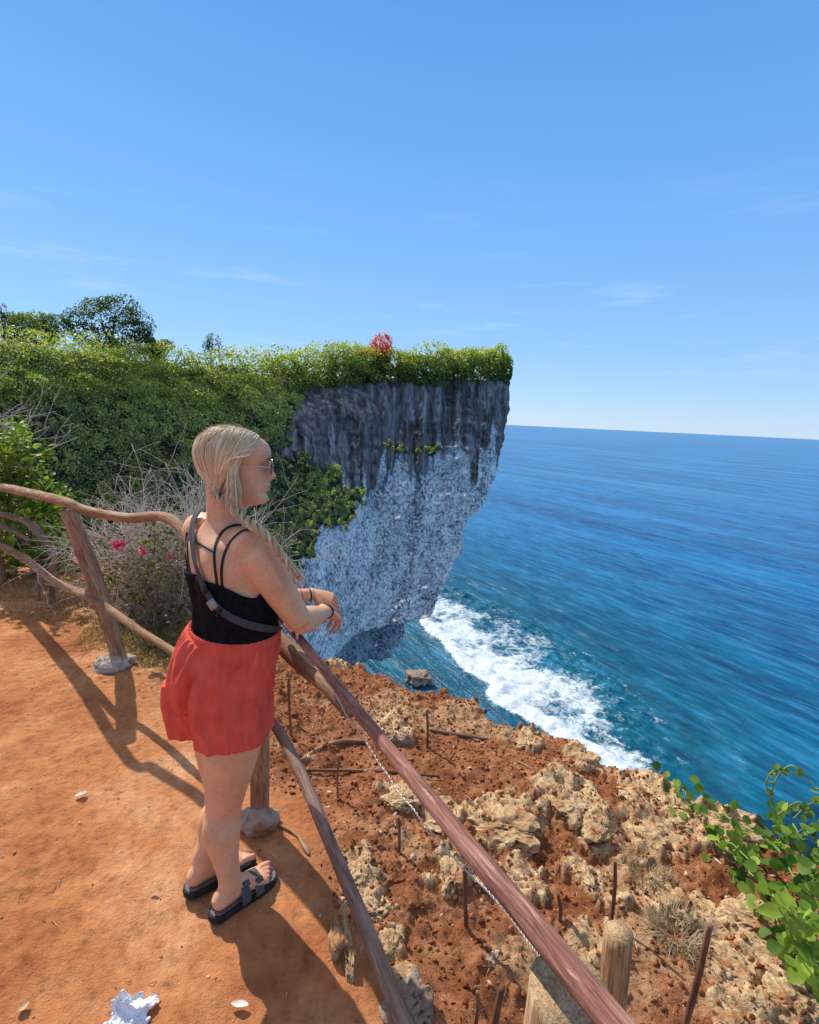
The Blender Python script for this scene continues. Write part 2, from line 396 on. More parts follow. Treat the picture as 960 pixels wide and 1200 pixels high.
Zh2 = Z-np.where(v_[None] < .02, 0, 0)
front = np.stack([Xh2, Yh2, Zh2], -1)
# back: wraps round the tip and runs away behind
nb = 40; kb = np.linspace(0, 1, nb)[1:]
tb = front[-1]                                             # tip column
back = []
for q_ in kb:
    r_ = np.stack([tb[:, 0]-q_**1.3*60+6*math.sin(q_*3.1)*(1-q_), tb[:, 1]+q_*150, tb[:, 2]+0*q_], -1)
    back.append(r_+fbm(r_*.15, 4, 27)[:, None]*np.array([1.2, 1.2, 0])*min(1, q_*8))
allc = np.concatenate([front, np.array(back)], 0)
tot = allc.shape[0]
F1 = grid_faces(tot, nz)
lowm = np.concatenate([sst(.2, .9, zl-Z+.4*fbm(P0*.3, 3, 44))*(k > .01)*.75, np.zeros((nb-1, nz))])  # darkens the rock under the ledge, overhang shade put into the colour
vg = np.concatenate([veg.astype(float), np.zeros((nb-1, nz))]); kk = np.concatenate([np.broadcast_to(k, (ns, nz)), np.ones((nb-1, nz))])
# depth of the dark weathered band below the rim, in metres, varying along the face
bd = np.interp(kk, [0, .25, .45, .6, .75, .9, 1], [26, 27, 22, 19, 15, 17, 21])+fbm(allc*np.array([.18, .18, .05]), 4, 29)*6+fbm(allc*np.array([.55, .55, .012]), 4, 30)*9
band = sst(9, -7, (Zt-allc[..., 2])-bd-2)
n = N("cliff_rock"); v = n.co()
vs = n.n('Mapping', None, Vector=v, Scale=(.55, .55, .045)).outputs[0]
st = n.noise(vs, 1., 8, .68, .5); st2 = n.noise(n.n('Mapping', None, Vector=v, Scale=(1.6, 1.6, .09)).outputs[0], 1., 6, .65)
up = n.ramp(st, [(.30, (.045, .040, .040)), (.44, (.13, .120, .118)), (.56, (.29, .27, .26)), (.70, (.66, .64, .61))])
up = n.mix(.5, up, n.ramp(st2, [(.35, (.35, .36, .42)), (.65, (1.25, 1.2, 1.15))]), 'MULTIPLY')
sp = n.noise(v, 1.5, 7, .74, .3); sp2 = n.vor(v, 1.0); sp3 = n.noise(n.n('Mapping', None, Vector=v, Scale=(.16, .16, .07)).outputs[0], 1., 6, .65)
mixv = n.math('ADD', n.math('MULTIPLY', sp, .85), n.math('MULTIPLY', sp3, .30)); mixv = n.math('SUBTRACT', mixv, n.math('MULTIPLY', sp2, .10))
lo = n.ramp(mixv, [(.37, (.08, .083, .10)), (.455, (.22, .235, .27)), (.515, (.62, .65, .70)), (.59, (1.0, 1.0, .98))])
bb = n.n('MapRange', None, Value=n.math('ADD', n.attr('band'), n.math('MULTIPLY', n.math('SUBTRACT', sp, .5), 1.6)), i1=.38, i2=.62).outputs[0]; c = n.mix(bb, lo, up)
c = n.mix(n.math('MULTIPLY', n.ramp(n.noise(v, .25, 4), [(.6, 0), (.7, 1)]), .5), c, (.12, .075, .06))
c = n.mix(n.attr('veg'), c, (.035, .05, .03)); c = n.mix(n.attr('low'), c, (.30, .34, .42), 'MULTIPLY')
bp = n.bump(n.math('ADD', sp, n.math('MULTIPLY', sp2, .5)), .6, .6)
M_cliff = n.done(n.bsdf(c, .92, bp, .1))
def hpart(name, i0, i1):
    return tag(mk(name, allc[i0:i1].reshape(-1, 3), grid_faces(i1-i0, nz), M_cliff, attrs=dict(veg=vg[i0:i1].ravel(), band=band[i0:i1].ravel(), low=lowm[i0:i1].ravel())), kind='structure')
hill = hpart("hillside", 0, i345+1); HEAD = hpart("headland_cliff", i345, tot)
# plateau on top
rim = allc[:, 0].copy(); inner = rim.copy()
rows = [rim]
for f in (.05, .15, .35, .7, 1.0):
    cpt = np.array([-140, 230, Zt+3.]); r_ = rim*(1-f)+cpt*f; r_[:, 2] += fbm(r_*.05, 3, 41)*1.5*min(1, f*4); rows.append(r_)
M_soil = simple("hill_soil", (.10, .08, .045), .95, .1, .4, .5)
pl = mk("headland_top", np.array(rows).reshape(-1, 3)-[0, 0, .02], grid_faces(len(rows), tot), M_soil)
tag(pl, kind='structure')
# ------------------------------------------------------------------ terrace ground
EDGE = np.array([(-60, 9), (-14, 6.6), (-8, 6.2), (-4.5, 6.0), (-2.6, 5.4), (-1.5, 4.45), (-1.0, 3.86), (-.62, 3.66), (-.13, 3.42), (.3, 3.1), (.73, 2.74), (1.0, 2.52), (1.24, 2.37), (1.6, 2.10), (1.82, 1.82), (2.1, 1.5), (2.5, .7), (2.9, -.8), (4, -5), (9, -60)], float)
P1B = atz(138, 779, 0); P2B = atz(303, 966, 0)
FENCE = np.array([(-60, 40), (P1B[0]-2.6, P1B[1]+2.9), (P1B[0], P1B[1]+.12), (P2B[0]+.05, P2B[1]+.1), (.26, .66), (1.2, -.9), (20, -30)], float)
RK = [(450, 832, 482, 872, 'dark pitted rock standing behind the reddish rail near the brink', 'g', 1),
 (444, 905, 500, 950, 'crumbly limestone slab just right of the wire behind the rail', 'l', 2),
 (488, 935, 545, 975, 'low limestone ridge running down beside the reddish rail', 'l', 3),
 (540, 925, 640, 985, 'large flat limestone outcrop with dark hollows in the middle of the slope', 'l', 4),
 (600, 938, 650, 965, 'upper corner piece of pale limestone above the flat outcrop', 'l', 5),
 (507, 985, 548, 1045, 'honeycombed limestone lump left of the reddish rail', 'l', 6),
 (545, 1000, 585, 1042, 'limestone lump with holes touching the wire', 'l', 7),
 (595, 1004, 632, 1040, 'grey cracked stone right of the reddish rail', 'g', 8),
 (626, 1042, 646, 1062, 'small white stone under the grey cracked one', 'w', 9),
 (660, 1078, 706, 1108, 'pale wedge shaped stone beside the cut logs', 'l', 10),
 (658, 980, 700, 1040, 'upright tan rock like a stump on the right slope', 'l', 11),
 (636, 905, 690, 960, 'broken limestone ledge right of the flat outcrop', 'l', 12),
 (672, 930, 725, 985, 'rounded limestone hump on the right slope', 'l', 13),
 (725, 900, 770, 948, 'grey tan rock at the brink above the vine', 'l', 14),
 (742, 948, 790, 1000, 'dark hollowed rock on the right slope near the brink', 'l', 15),
 (764, 930, 842, 978, 'long rock along the brink left of the vine', 'l', 16),
 (808, 940, 892, 972, 'orange brown rock forming the lip of the brink', 'l', 17),
 (768, 1016, 812, 1082, 'tall pitted boulder above the dry grass tuft', 'l', 18),
 (806, 1040, 850, 1084, 'dark brown rock beside the tall pitted boulder', 'l', 19),
 (820, 1090, 890, 1150, 'big tan boulder below the vine at lower right', 'l', 20),
 (880, 1120, 965, 1200, 'largest boulder, brown and cratered, in the bottom right corner', 'l', 21),
 (850, 1040, 920, 1095, 'brown boulder under the vine leaves', 'l', 22),
 (834, 1172, 880, 1212, 'pale stone at the bottom edge between stake and corner boulder', 'l', 23),
 (388, 1050, 418, 1132, 'long tan stone in the shade under the grey rail', 'l', 24),
 (405, 990, 440, 1040, 'knobbly limestone beside the grey lower rail', 'l', 25),
 (416, 1030, 466, 1080, 'tan limestone lump below the grey lower rail', 'l', 26),
 (450, 1120, 510, 1205, 'grey crusted rock at the bottom right of the grey rail', 'g', 27),
 (440, 1075, 475, 1118, 'half buried limestone above the grey crusted rock', 'l', 28),
 (598, 855, 640, 880, 'tan stones on the brink above the surf', 'l', 29),
 (655, 868, 705, 900, 'crumbling tan rock on the brink', 'l', 30),
 (380, 756, 440, 778, 'pale crumbling ledge on the brink below the woman\'s hands', 'l', 31),
 (425, 836, 455, 860, 'small tan stone left of the dark pitted rock', 'l', 32),
 (700, 1040, 740, 1070, 'flat brown stone above the slim stake', 'l', 33),
 (560, 1110, 590, 1130, 'small pale stone in the soil above the bottom stakes', 'w', 34)]
PATCH = []
for (x0, y0, x1, y1, lab, mt, sd) in RK+[(742, 925, 880, 990, '', 'l', 0), (830, 1050, 950, 1180, '', 'l', 0)]:
    if mt != 'w':
        p = atz((x0+x1)/2, (y0+y1)/2, 0); q = atz(x1, (y0+y1)/2, 0); q2 = atz((x0+x1)/2, y0, 0); PATCH.append((p[0], p[1], (q[0]-p[0])*.80+.01, abs(q2[1]-p[1])*.78+.01))
def patchy(x, y):
    Q = p3(x, y); wx = .06*fbm(Q*9, 4, 81, .6); wy = .06*fbm(Q*9, 4, 82, .6); r = np.zeros_like(x)
    for (a, b, c, e) in PATCH: r = np.maximum(r, sst(1.2, .8, np.sqrt(((x+wx-a)/c)**2+((y+wy-b)/e)**2)))
    return r
def ground_h(x, y, fine=True):
    x = np.asarray(x, float); y = np.asarray(y, float); P = np.stack([x, y], -1); Q = p3(x, y)
    d, _ = segd(P, EDGE)
    fine_n = fbm(Q*2.3, 4, 51)
    d = d+.06+.08*fine_n+.05*fbm(Q*7, 3, 52)
    fd, _ = segd(P, FENCE)
    rough = sst(-.10, .22, fd+.08*fbm(Q*3, 3, 53))
    h = .012*fbm(Q*1.2, 3, 54)
    h = h+rough*(-.03+.035*fbm(Q*2.2, 3, 55)+.05*sst(.1, .5, fd)*0)
    # a low lip of rock near the brink, then it falls away
    h = h+.03*rough*np.exp(-((d+.35)/.28)**2)*sst(-.6, .3, x)*(1+fbm(Q*3.1, 3, 56))
    if fine:
        cl = np.maximum(0, .55-worley(Q*16, 3))*.046+np.maximum(0, .5-worley(Q*34, 5))*.026
        msk = .45+.55*sst(-.25, .35, fbm(Q*2.0, 3, 57))
        h = h+rough*(cl*msk+.014*fbm(Q*11, 4, 58)*msk)
        h = h+(1-rough)*(.0045*fbm(Q*9, 4, 59)+.0038*ridged(Q*13, 3, 60)*sst(-.3, .5, fbm(Q*1.7, 2, 61)))
    inner = (x > -1.5) & (x < 2.6) & (y > .6) & (y < 4.6); pt = np.zeros_like(x)
    pt[inner] = patchy(x[inner], y[inner])*rough[inner]
    if fine:
        Qi = Q[inner]; hp = .020+.016*ridged(Qi*5, 4, 83)-.060*np.clip(.46-worley(Qi*9, 84), 0, 1)-.016*np.clip(.45-worley(Qi*21, 85), 0, 1)+.006*fbm(Qi*22, 3, 86)
        h[inner] = h[inner]+pt[inner]*hp
    ground_h.pt = pt
    far = np.clip(d, 0, None)
    h = h-np.minimum(far*3.2+sst(0, .5, far)*.4, 72)*1.0
    return h, d, rough
def gh(x, y): return float(ground_h(np.array([x]), np.array([y]), False)[0][0])
def onground(px, py):
    z = 0.
    for _ in range(6): p = atz(px, py, z); z = gh(p[0], p[1])
    p[2] = z; return p
xs = geo(-400, -2.7, 2.3, 120, .0085, 1.10); ys = geo(-300, 1.0, 4.6, 60, .0085, 1.10)
X, Y = np.meshgrid(xs, ys, indexing='ij')
h, d, rough = ground_h(X.ravel(), Y.ravel()); PT = ground_h.pt.copy()
cav = h-ground_h(X.ravel(), Y.ravel(), False)[0]
Qg = p3(X.ravel(), Y.ravel())
green = sst(.15, .5, fbm(Qg*3, 3, 64)+.5)*np.clip(np.exp(-(((Qg[:, 0]+1.55)/.55)**2+((Qg[:, 1]-3.75)/.55)**2)), 0, 1)
rocky = np.clip(PT*1.1+.5*rough*sst(.30, .75, fbm(Qg*2.1, 4, 65)+.45*sst(-.7, -.1, d)*sst(-.2, .9, Qg[:, 0])), 0, 1)
n = N("red_earth"); v = n.co()
n1 = n.noise(v, 1.6, 6, .65); n2 = n.noise(v, 26, 6, .7); n3 = n.noise(v, 150, 3, .7)
packed = n.ramp(n1, [(.34, (.38, .120, .044)), (.5, (.58, .23, .088)), (.66, (.76, .39, .19))])
packed = n.mix(.75, packed, n.ramp(n2, [(.28, (.42, .38, .36)), (.46, (.92, .92, .92)), (.6, (1.05, 1.07, 1.1)), (.74, (1.25, 1.32, 1.4))]), 'MULTIPLY')
rg = n.ramp(n.noise(v, 7, 7, .7), [(.3, (.18, .066, .027)), (.46, (.29, .108, .045)), (.58, (.43, .185, .085)), (.72, (.58, .34, .18))])
rg = n.mix(.7, rg, n.ramp(n.noise(v, 60, 5, .7), [(.3, (.45, .42, .4)), (.55, (1, 1, 1)), (.75, (1.4, 1.4, 1.35))]), 'MULTIPLY')
c = n.mix(n.attr('rough'), packed, rg)
c = n.mix(n.math('MULTIPLY', n.attr('rocky'), n.ramp(n.noise(v, 16, 6, .7), [(.36, 0), (.50, 1)])), c, n.ramp(n.noise(v, 45, 5, .7), [(.3, (.34, .19, .085)), (.6, (.76, .55, .31))]))
c = n.mix(n.ramp(n.noise(v, 95, 2, .5), [(.70, 0), (.76, .8)]), c, (.55, .40, .25))
c = n.mix(n.math('MULTIPLY', n.attr('green'), n.ramp(n.noise(v, 20, 5), [(.45, 0), (.6, .8)])), c, (.10, .13, .03))
hh = n.math('ADD', n.math('MULTIPLY', n.noise(v, 40, 7, .72), 1.), n.math('MULTIPLY', n3, .35))
bp = n.bump(hh, .9, .014, n.bump(n.noise(v, 9, 5, .6), .6, .03))
M_ground = n.done(n.bsdf(c, .93, bp, .12))
o = mk("ground", np.stack([X.ravel(), Y.ravel(), h], -1), grid_faces(len(xs), len(ys)), M_ground, attrs=dict(rough=rough, rocky=rocky, green=green))
tag(o, kind='structure')

# ------------------------------------------------------------------ rocks
def rockmat(name, lo, hi, dark, pit=1.):
    n = N(name); v = n.co(); f = n.noise(v, 18, 7, .7); c = n.ramp(f, [(.3, lo), (.6, hi), (.8, tuple(min(1, x*1.25) for x in hi))])
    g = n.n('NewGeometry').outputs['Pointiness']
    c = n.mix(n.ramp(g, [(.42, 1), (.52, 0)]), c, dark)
    c = n.mix(n.ramp(n.noise(v, 9, 6, .7), [(.47, 0), (.62, .9)]), c, (.36, .14, .055))
    return n.done(n.bsdf(c, .93, n.bump(n.math('ADD', n.noise(v, 55, 6, .75), n.vor(v, 34)), .9, .012), .12))
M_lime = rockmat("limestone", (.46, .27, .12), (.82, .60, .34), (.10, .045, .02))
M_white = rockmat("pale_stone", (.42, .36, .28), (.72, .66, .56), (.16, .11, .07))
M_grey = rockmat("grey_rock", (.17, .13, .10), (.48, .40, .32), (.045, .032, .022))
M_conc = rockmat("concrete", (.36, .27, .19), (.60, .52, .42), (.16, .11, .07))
def rock(seed, r, sub=6, pit=.32, flat=.35):
    V, F = ico(sub); s = seed*3.71
    B = V+.22*np.stack([fbm(V*1.6+s+q*9, 3, seed+q) for q in (0, 1, 2)], -1)
    k = 1+.50*fbm(V*1.3+s, 2, seed)+.16*ridged(B*1.5+s, 5, seed+1)
    w1 = worley(B*1.9+s, seed+2); w2 = worley(B*4.5+s, seed+4); w3 = worley(B*10+s, seed+5)
    k = k-pit*np.clip(.42-w1, 0, 1)*2.0-.16*np.clip(.40-w2, 0, 1)*2.*sst(-.3, .4, fbm(V*2+s, 2, seed+7))-.05*np.clip(.4-w3, 0, 1)*2.
    k = k+.035*fbm(V*14+s, 3, seed+3)
    W = V*np.clip(k, .25, 2)[:, None]; W[:, 2] = np.where(W[:, 2] > .55, .55+(W[:, 2]-.55)*.45, W[:, 2]); W[:, 2] = np.where(W[:, 2] < -flat, -flat+(W[:, 2]+flat)*.2, W[:, 2])
    return W*np.asarray(r, float), F
# ------------------------------------------------------------------ sun shadow set: the blade of the headland lies far off; keep its shade off the bay
bc = bpy.data.collections.new("bay_shade")
for ob in (HEAD, pl): bc.objects.link(ob)
so.light_linking.blocker_collection = bc
for co_ in bc.collection_objects: co_.light_linking.link_state = 'EXCLUDE'

# ------------------------------------------------------------------ foliage
def leaves(Cn, D, size, tint, asp=.5, fold=.25, jit=.9, shape=0):
    """one small folded leaf per centre, D = preferred facing direction"""
    m = len(Cn); nn = nrm(D+jit*rng.normal(size=(m, 3))*.6); a = nrm(np.cross(nn, rng.normal(size=(m, 3)))); b = np.cross(nn, a)
    sz = np.broadcast_to(size, (m,))[:, None]*rng.uniform(.65, 1.3, (m, 1))
    if shape == 0:
        L_ = [(-.5, 0, 0), (0, asp/2, fold*.3), (.55, 0, -fold*.3), (0, -asp/2, fold*.3)]; F0 = np.array([[0, 3, 2, 1]])
    else:   # rounded leaf with a crease down the middle
        L_ = [(-.5, 0, 0), (-.32, .26, .05), (.02, .33, .06), (.34, .17, .03), (.55, 0, -.08), (.34, -.17, .03), (.02, -.33, .06), (-.32, -.26, .05), (.02, 0, -.03)]
        F0 = np.array([[0, 8, 2, 1], [8, 4, 3, 2], [0, 7, 6, 8], [8, 6, 5, 4]])
    L_ = np.array(L_)
    V = Cn[:, None]+sz[:, None]*(a[:, None]*L_[None, :, :1]+b[:, None]*L_[None, :, 1:2]*(1 if shape == 0 else asp/.6)+nn[:, None]*L_[None, :, 2:])
    nv = len(L_); F = (F0[None]+(np.arange(m)*nv)[:, None, None]).reshape(-1, 4)
    return V.reshape(-1, 3), F, np.repeat(tint, nv, 0)
def tints(m, lo, hi, t=None, var=.18):
    t = rng.uniform(0, 1, (m, 1)) if t is None else np.clip(np.asarray(t)[:, None]+rng.normal(size=(m, 1))*.16, 0, 1)
    return np.clip((np.array(lo)*(1-t)+np.array(hi)*t)*(1+var*rng.normal(size=(m, 1))), .004, 1)
def crown_pts(c, r, nb, nl, low=-.35):
    """leaf centres/normals over a heap of nb lobes; returns points, normals, height factor"""
    c = np.asarray(c, float); r = np.asarray(r, float)
    u = nrm(rng.normal(size=(nb, 3)))
    if low > -.8: u[:, 2] = np.abs(u[:, 2])*1.0+low*rng.uniform(0, 1, nb)
    lc = u*rng.uniform(.35, .78, (nb, 1)); lr = rng.uniform(.28, .52, nb)
    k = rng.integers(0, nb, nl); d = nrm(rng.normal(size=(nl, 3)))
    rad = lr[k]*(1-.35*rng.uniform(0, 1, nl)**2)
    P = lc[k]+d*rad[:, None]; P += .03*rng.normal(size=P.shape)
    inside = np.zeros(nl, bool)
    for j in range(nb): inside |= (np.linalg.norm(P-lc[j], axis=1) < lr[j]*.72)
    P = P[~inside]; d = d[~inside]; kk_ = k[~inside]
    t = np.clip(.35+.45*d[:, 2]+.30*P[:, 2]+.25*np.sin(kk_*12.9), 0, 1)  # upper and upward leaves get a lighter tone, sunlit tops painted in
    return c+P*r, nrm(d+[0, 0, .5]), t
M_leaf = leafmat("foliage", .45, .5, .3)
M_leafn = leafmat("fresh_leaves", .4, .5, .2)
M_bark = simple("bark", (.16, .11, .075), .95, .1, .35, 25, .01)
M_twig = simple("bleached_twigs", (.60, .51, .43), .9, .1, .3, 40, .002)
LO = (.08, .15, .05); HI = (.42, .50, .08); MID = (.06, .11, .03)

# hillside scrub: one mass on the slope and hanging on the cliff
Pf = front.reshape(-1, 3); mfl = veg.ravel() & (px_.ravel() > -120) & (px_.ravel() < 600) & (py_.ravel() < 800)
ii = np.where(mfl)[0]
# weight by surface area of the cell
du = np.linalg.norm(np.gradient(front, axis=0), axis=-1)*np.linalg.norm(np.gradient(front, axis=1), axis=-1)
wgt = du.ravel()[ii]; wgt = wgt*np.where(py_.ravel()[ii] > 690, .15, 1)
nbush = 3400
pick = rng.choice(ii, nbush, p=wgt/wgt.sum())
Nf = nrm(np.cross(np.gradient(front, axis=1), np.gradient(front, axis=0))).reshape(-1, 3)
Nf = np.where((Nf[:, 1] > 0)[:, None], -Nf, Nf)
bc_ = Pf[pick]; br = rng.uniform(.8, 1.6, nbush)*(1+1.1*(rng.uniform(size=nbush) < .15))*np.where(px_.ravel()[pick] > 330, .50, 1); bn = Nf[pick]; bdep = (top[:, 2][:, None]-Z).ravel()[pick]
npb = 74; m = nbush*npb
k_ = np.repeat(np.arange(nbush), npb); d_ = nrm(rng.normal(size=(m, 3))+bn[k_]*.9+[0, 0, .35])
P_ = bc_[k_]+d_*br[k_][:, None]*rng.uniform(.55, 1.05, (m, 1))*np.array([1, 1, .85])
btone = rng.normal(size=nbush)*.36+.25+.30*fbm(bc_*.25, 3, 73)+.95*np.exp(-bdep/17)+.25*fbm(bc_*.06, 3, 71)  # tint lightens towards the hilltop, painting the sunlit upper slope into the leaves
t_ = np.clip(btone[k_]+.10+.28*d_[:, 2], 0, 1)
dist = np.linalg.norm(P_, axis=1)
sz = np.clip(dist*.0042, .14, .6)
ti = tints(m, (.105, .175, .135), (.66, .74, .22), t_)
tw = rng.uniform(size=m) < .11; ti[tw] = np.array([.30, .28, .24])*rng.uniform(.6, 1.2, (tw.sum(), 1))
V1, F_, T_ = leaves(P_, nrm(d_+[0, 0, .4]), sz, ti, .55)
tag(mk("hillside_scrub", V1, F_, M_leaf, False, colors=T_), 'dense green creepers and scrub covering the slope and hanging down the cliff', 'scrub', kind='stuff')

def limbs(root, base, r0, tips, col=M_bark, name='trunk', th=None):
    g = G(); base = np.array(base, float); top_ = np.mean(tips, 0); fork = base*(.45)+top_*.55
    g.add(*loft(np.c_[[base-[0, 0, .3], base*.7+fork*.3+rng.normal(size=3)*r0*.6, fork], [r0*1.25, r0, r0*.75], [r0*1.25, r0, r0*.75]], 10, (1, 0, 0), 8, .3, .15, 3))
    for t in tips:
        mid = fork*.5+np.array(t)*.5+rng.normal(size=3)*np.linalg.norm(t-fork)*.10
        g.add(*tube(np.array([fork, mid, t]), [r0*.55, r0*.35, r0*.08], 7, 7, .15, 4))
    return part(name, g.get(), col, root)
def tree(name, label, cat, c, r, px2m, nb, nl, lo, hi, base, r0, group=None, size=None, crown='crown', extra=None, low=-.35):
    """c crown centre, r crown radii"""
    root = thing(name, base, label, cat, group)
    P, D, t = crown_pts(c, r, nb, nl, low)
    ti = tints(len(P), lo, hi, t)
    if extra is not None:
        sel = rng.uniform(size=len(P)) < extra[0]*sst(-.3, .6, (P[:, 2]-c[2])/r[2]); ti[sel] = tints(sel.sum(), *extra[1:])
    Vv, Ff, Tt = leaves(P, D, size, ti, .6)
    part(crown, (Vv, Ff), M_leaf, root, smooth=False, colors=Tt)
    tips = [np.array(c)+nrm(rng.normal(size=3)+[0, 0, .8])*np.array(r)*rng.uniform(.4, .8) for _ in range(6)]
    limbs(root, base, r0, np.array(tips))
    return root
def ridge_xyz(px, py):
    """point on the rim line below picture column px"""
    pj = proj(tl)[0]; i = int(np.argmin(np.abs(pj-px))); p = tl[i].copy(); return p
def ridge_tree(px, ytop, ybot, wpx, back, name, label, cat, nb, nl, lo, hi, group=None, extra=None, low=-.35, sz=1.):
    rp = ridge_xyz(px, 0); y = rp[1]+back
    a = aty(px, ytop, y); b = aty(px, ybot, y); hgt = a[2]-b[2]; rx = wpx/2/FPX*y*1.02
    c = (a+b)/2; base = np.array([b[0], y, min(b[2], rp[2])-.6])
    return tree(name, label, cat, c, (rx, rx*.9, hgt/2*1.12), 0, nb, nl, lo, hi, base, max(.12, hgt*.03), group, y*.0040*sz, 'crown', extra, low)
# trees on the skyline
ridge_tree(133, 352, 416, 88, 10, 'tree', 'dark spreading tree rising highest above the ridge at left', 'tree', 40, 26000, (.012, .035, .014), (.10, .16, .03), low=-1, sz=1.0)
ridge_tree(42, 362, 412, 80, 14, 'tree', 'low domed dark green tree on the ridge left of the tallest one', 'tree', 26, 18000, (.03, .07, .02), (.20, .28, .05), low=-1)
ridge_tree(248, 388, 424, 21, 6, 'tree', 'small narrow dark tree standing alone on the ridge above the hillside', 'tree', 9, 900, (.02, .05, .02), (.12, .19, .04), low=-.3, sz=.8)
ridge_tree(4, 352, 385, 14, 4, 'tree', 'sparse treetop at the left end of the ridge', 'tree', 6, 220, (.02, .04, .02), (.08, .12, .03), low=-.6)
ridge_tree(186, 394, 424, 44, 8, 'shrub', 'low shrub on the ridge just right of the tallest dark tree', 'shrub', 10, 4000, LO, (.20, .28, .05), low=-1)
ridge_tree(443, 397, 440, 46, 1.5, 'flowering_shrub', 'shrub with red orange blossom on top of the cliff', 'shrub', 12, 7000, (.05, .08, .03), (.25, .25, .06), extra=(1.25, (.65, .06, .02), (.98, .20, .08)), low=-1)
bright_ = lambda q_: q_ > 330
rs = [(12, 398, 440, 70), (62, 386, 445, 80), (112, 398, 448, 74), (158, 402, 452, 70), (205, 405, 455, 66), (248, 410, 458, 62), (290, 408, 460, 60), (322, 404, 458, 56), (352, 405, 455, 52), (384, 408, 452, 44),
      (406, 402, 450, 40), (424, 408, 450, 34), (466, 412, 449, 34), (486, 411, 449, 32), (508, 406, 448, 40), (532, 408, 447, 36), (553, 406, 447, 40), (577, 407, 447, 34), (590, 412, 447, 20)]
for i, (px, yt, yb, wp) in enumerate(rs):
    bright = px > 330
    hi = (.62, .66, .10) if bright else (.55, .60, .09)
    ridge_tree(px, yt+rng.uniform(-2, 2), yb+(4 if bright_(px) else 9), wp*(1.6 if px < 575 else 1.0), .3 if bright else 1.0, 'shrub', 'bushy yellow green shrub on the brink of the cliff' if bright else 'round light green bush along the top of the slope', 'shrub', 26, 8000, LO, hi,
               'shrubs on the cliff brink' if bright else 'bushes along the top of the slope', low=-1, sz=1.15)
for i, (px, yt) in enumerate([(30, 430), (90, 436), (150, 440), (215, 446), (270, 450), (-30, 425)]):
    ridge_tree(px, yt, yt+40, 80, -6, 'shrub', 'light green bush on the upper slope below the ridge', 'shrub', 16, 3600, LO, (.48, .56, .09), 'bushes on the upper slope', low=-1)

# ------------------------------------------------------------------ near plants
def stem(p, d, L_, r, g, depth, up=.0, spread=.7, kids=3, wig=.25, tips=None, sides=4):
    n_ = 5; pts = [p]; dd = nrm(d)
    for i in range(n_-1):
        dd = nrm(dd+rng.normal(size=3)*wig*.5+[0, 0, up]); pts.append(pts[-1]+dd*L_/(n_-1))
    pts = np.array(pts); rr = np.linspace(r, r*.45, n_)
    g.add(*tube(pts, rr, sides, None, 0, 0, .2))
    if tips is not None: tips.append((pts, dd))
    if depth > 0:
        for _ in range(kids):
            t = rng.uniform(.3, 1) * (n_-1); i = min(int(t), n_-2); q = pts[i]*(1-(t-i))+pts[i+1]*(t-i)
            stem(q, nrm(dd+rng.normal(size=3)*spread), L_*rng.uniform(.45, .75), r*.6, g, depth-1, up, spread, kids, wig, tips, sides)
def plant_leaves(tips, n, size, lo, hi, off=.03, shape=1, asp=.6):
    P = []
    for _ in range(n):
        pts, d = tips[rng.integers(len(tips))]; t = rng.uniform(0, 1)*(len(pts)-1); i = min(int(t), len(pts)-2); P.append(pts[i]*(1-t+i)+pts[i+1]*(t-i))
    P = np.array(P)+rng.normal(size=(n, 3))*off
    return leaves(P, np.broadcast_to([0, -.3, .9], (n, 3)), size, tints(n, lo, hi), asp, shape=shape)
# the dead shrub behind the woman
b0 = onground(196, 722); b0 = np.array([b0[0], b0[1]+.25, gh(b0[0], b0[1]+.25)])
root = thing('dead_shrub', b0, 'leafless grey brown shrub of tangled twigs between the left fence post and the woman', 'shrub')
g = G()
for _ in range(190):
    a = rng.uniform(-1.25, 1.25); stem(b0+[rng.uniform(-.4, .3), rng.uniform(-.15, .25), .0], (math.sin(a)*.95, rng.uniform(-.4, .5), 1.0*math.cos(a*.7)), rng.uniform(.45, .88), .006, g, 2, -.02, .75, 3, .35)
part('twigs', g.get(), M_twig, root)
b1 = aty(12, 600, 5.6)
root = thing('dead_shrub', [b1[0], b1[1], gh(b1[0], b1[1])], 'bare grey twigs sticking out above the leafy bush at the left edge', 'shrub')
g = G()
for _ in range(26):
    stem(aty(-8, 545, 5.5)+rng.normal(size=3)*.12, (rng.uniform(-.3, 1), rng.uniform(-.4, .4), rng.uniform(.3, 1.)), rng.uniform(.4, .75), .006, g, 2, .0, .6, 2, .3)
g.add(*tube(np.array([[b1[0], b1[1], gh(b1[0], b1[1])-.05], aty(0, 570, 5.5), aty(-5, 545, 5.5)]), [.02, .015, .01], 6, 6))
part('twigs', g.get(), M_twig, root)
# leafy bush at the left edge
base = onground(20, 684); base[1] += .35; base[2] = gh(base[0], base[1])
root = thing('leafy_bush', base, 'glossy bright green bush behind the fence at the left edge', 'bush')
g = G(); tips = []
for px, py in [(-25, 560), (-5, 520), (12, 512), (20, 535), (8, 560), (35, 552), (48, 575), (30, 590), (60, 590), (10, 600), (40, 618), (25, 640), (62, 640), (-20, 620), (5, 650), (50, 660), (75, 665), (-10, 585)]:
    t = aty(px, py, base[1]+rng.uniform(-.25, .35)); mid = base*.5+t*.5+rng.normal(size=3)*.08
    g.add(*tube(np.array([base+rng.normal(size=3)*.03, mid, t]), [.012, .008, .004], 5, 6))
    for _ in range(5): stem(t*.85+mid*.15, rng.normal(size=3)+[0, 0, .6], .22, .004, g, 1, .05, .7, 3, .3, tips)
part('stems', g.get(), M_bark, root)
Vv, Ff, Tt = plant_leaves(tips, 3300, .060, (.06, .14, .02), (.42, .55, .05), .04)
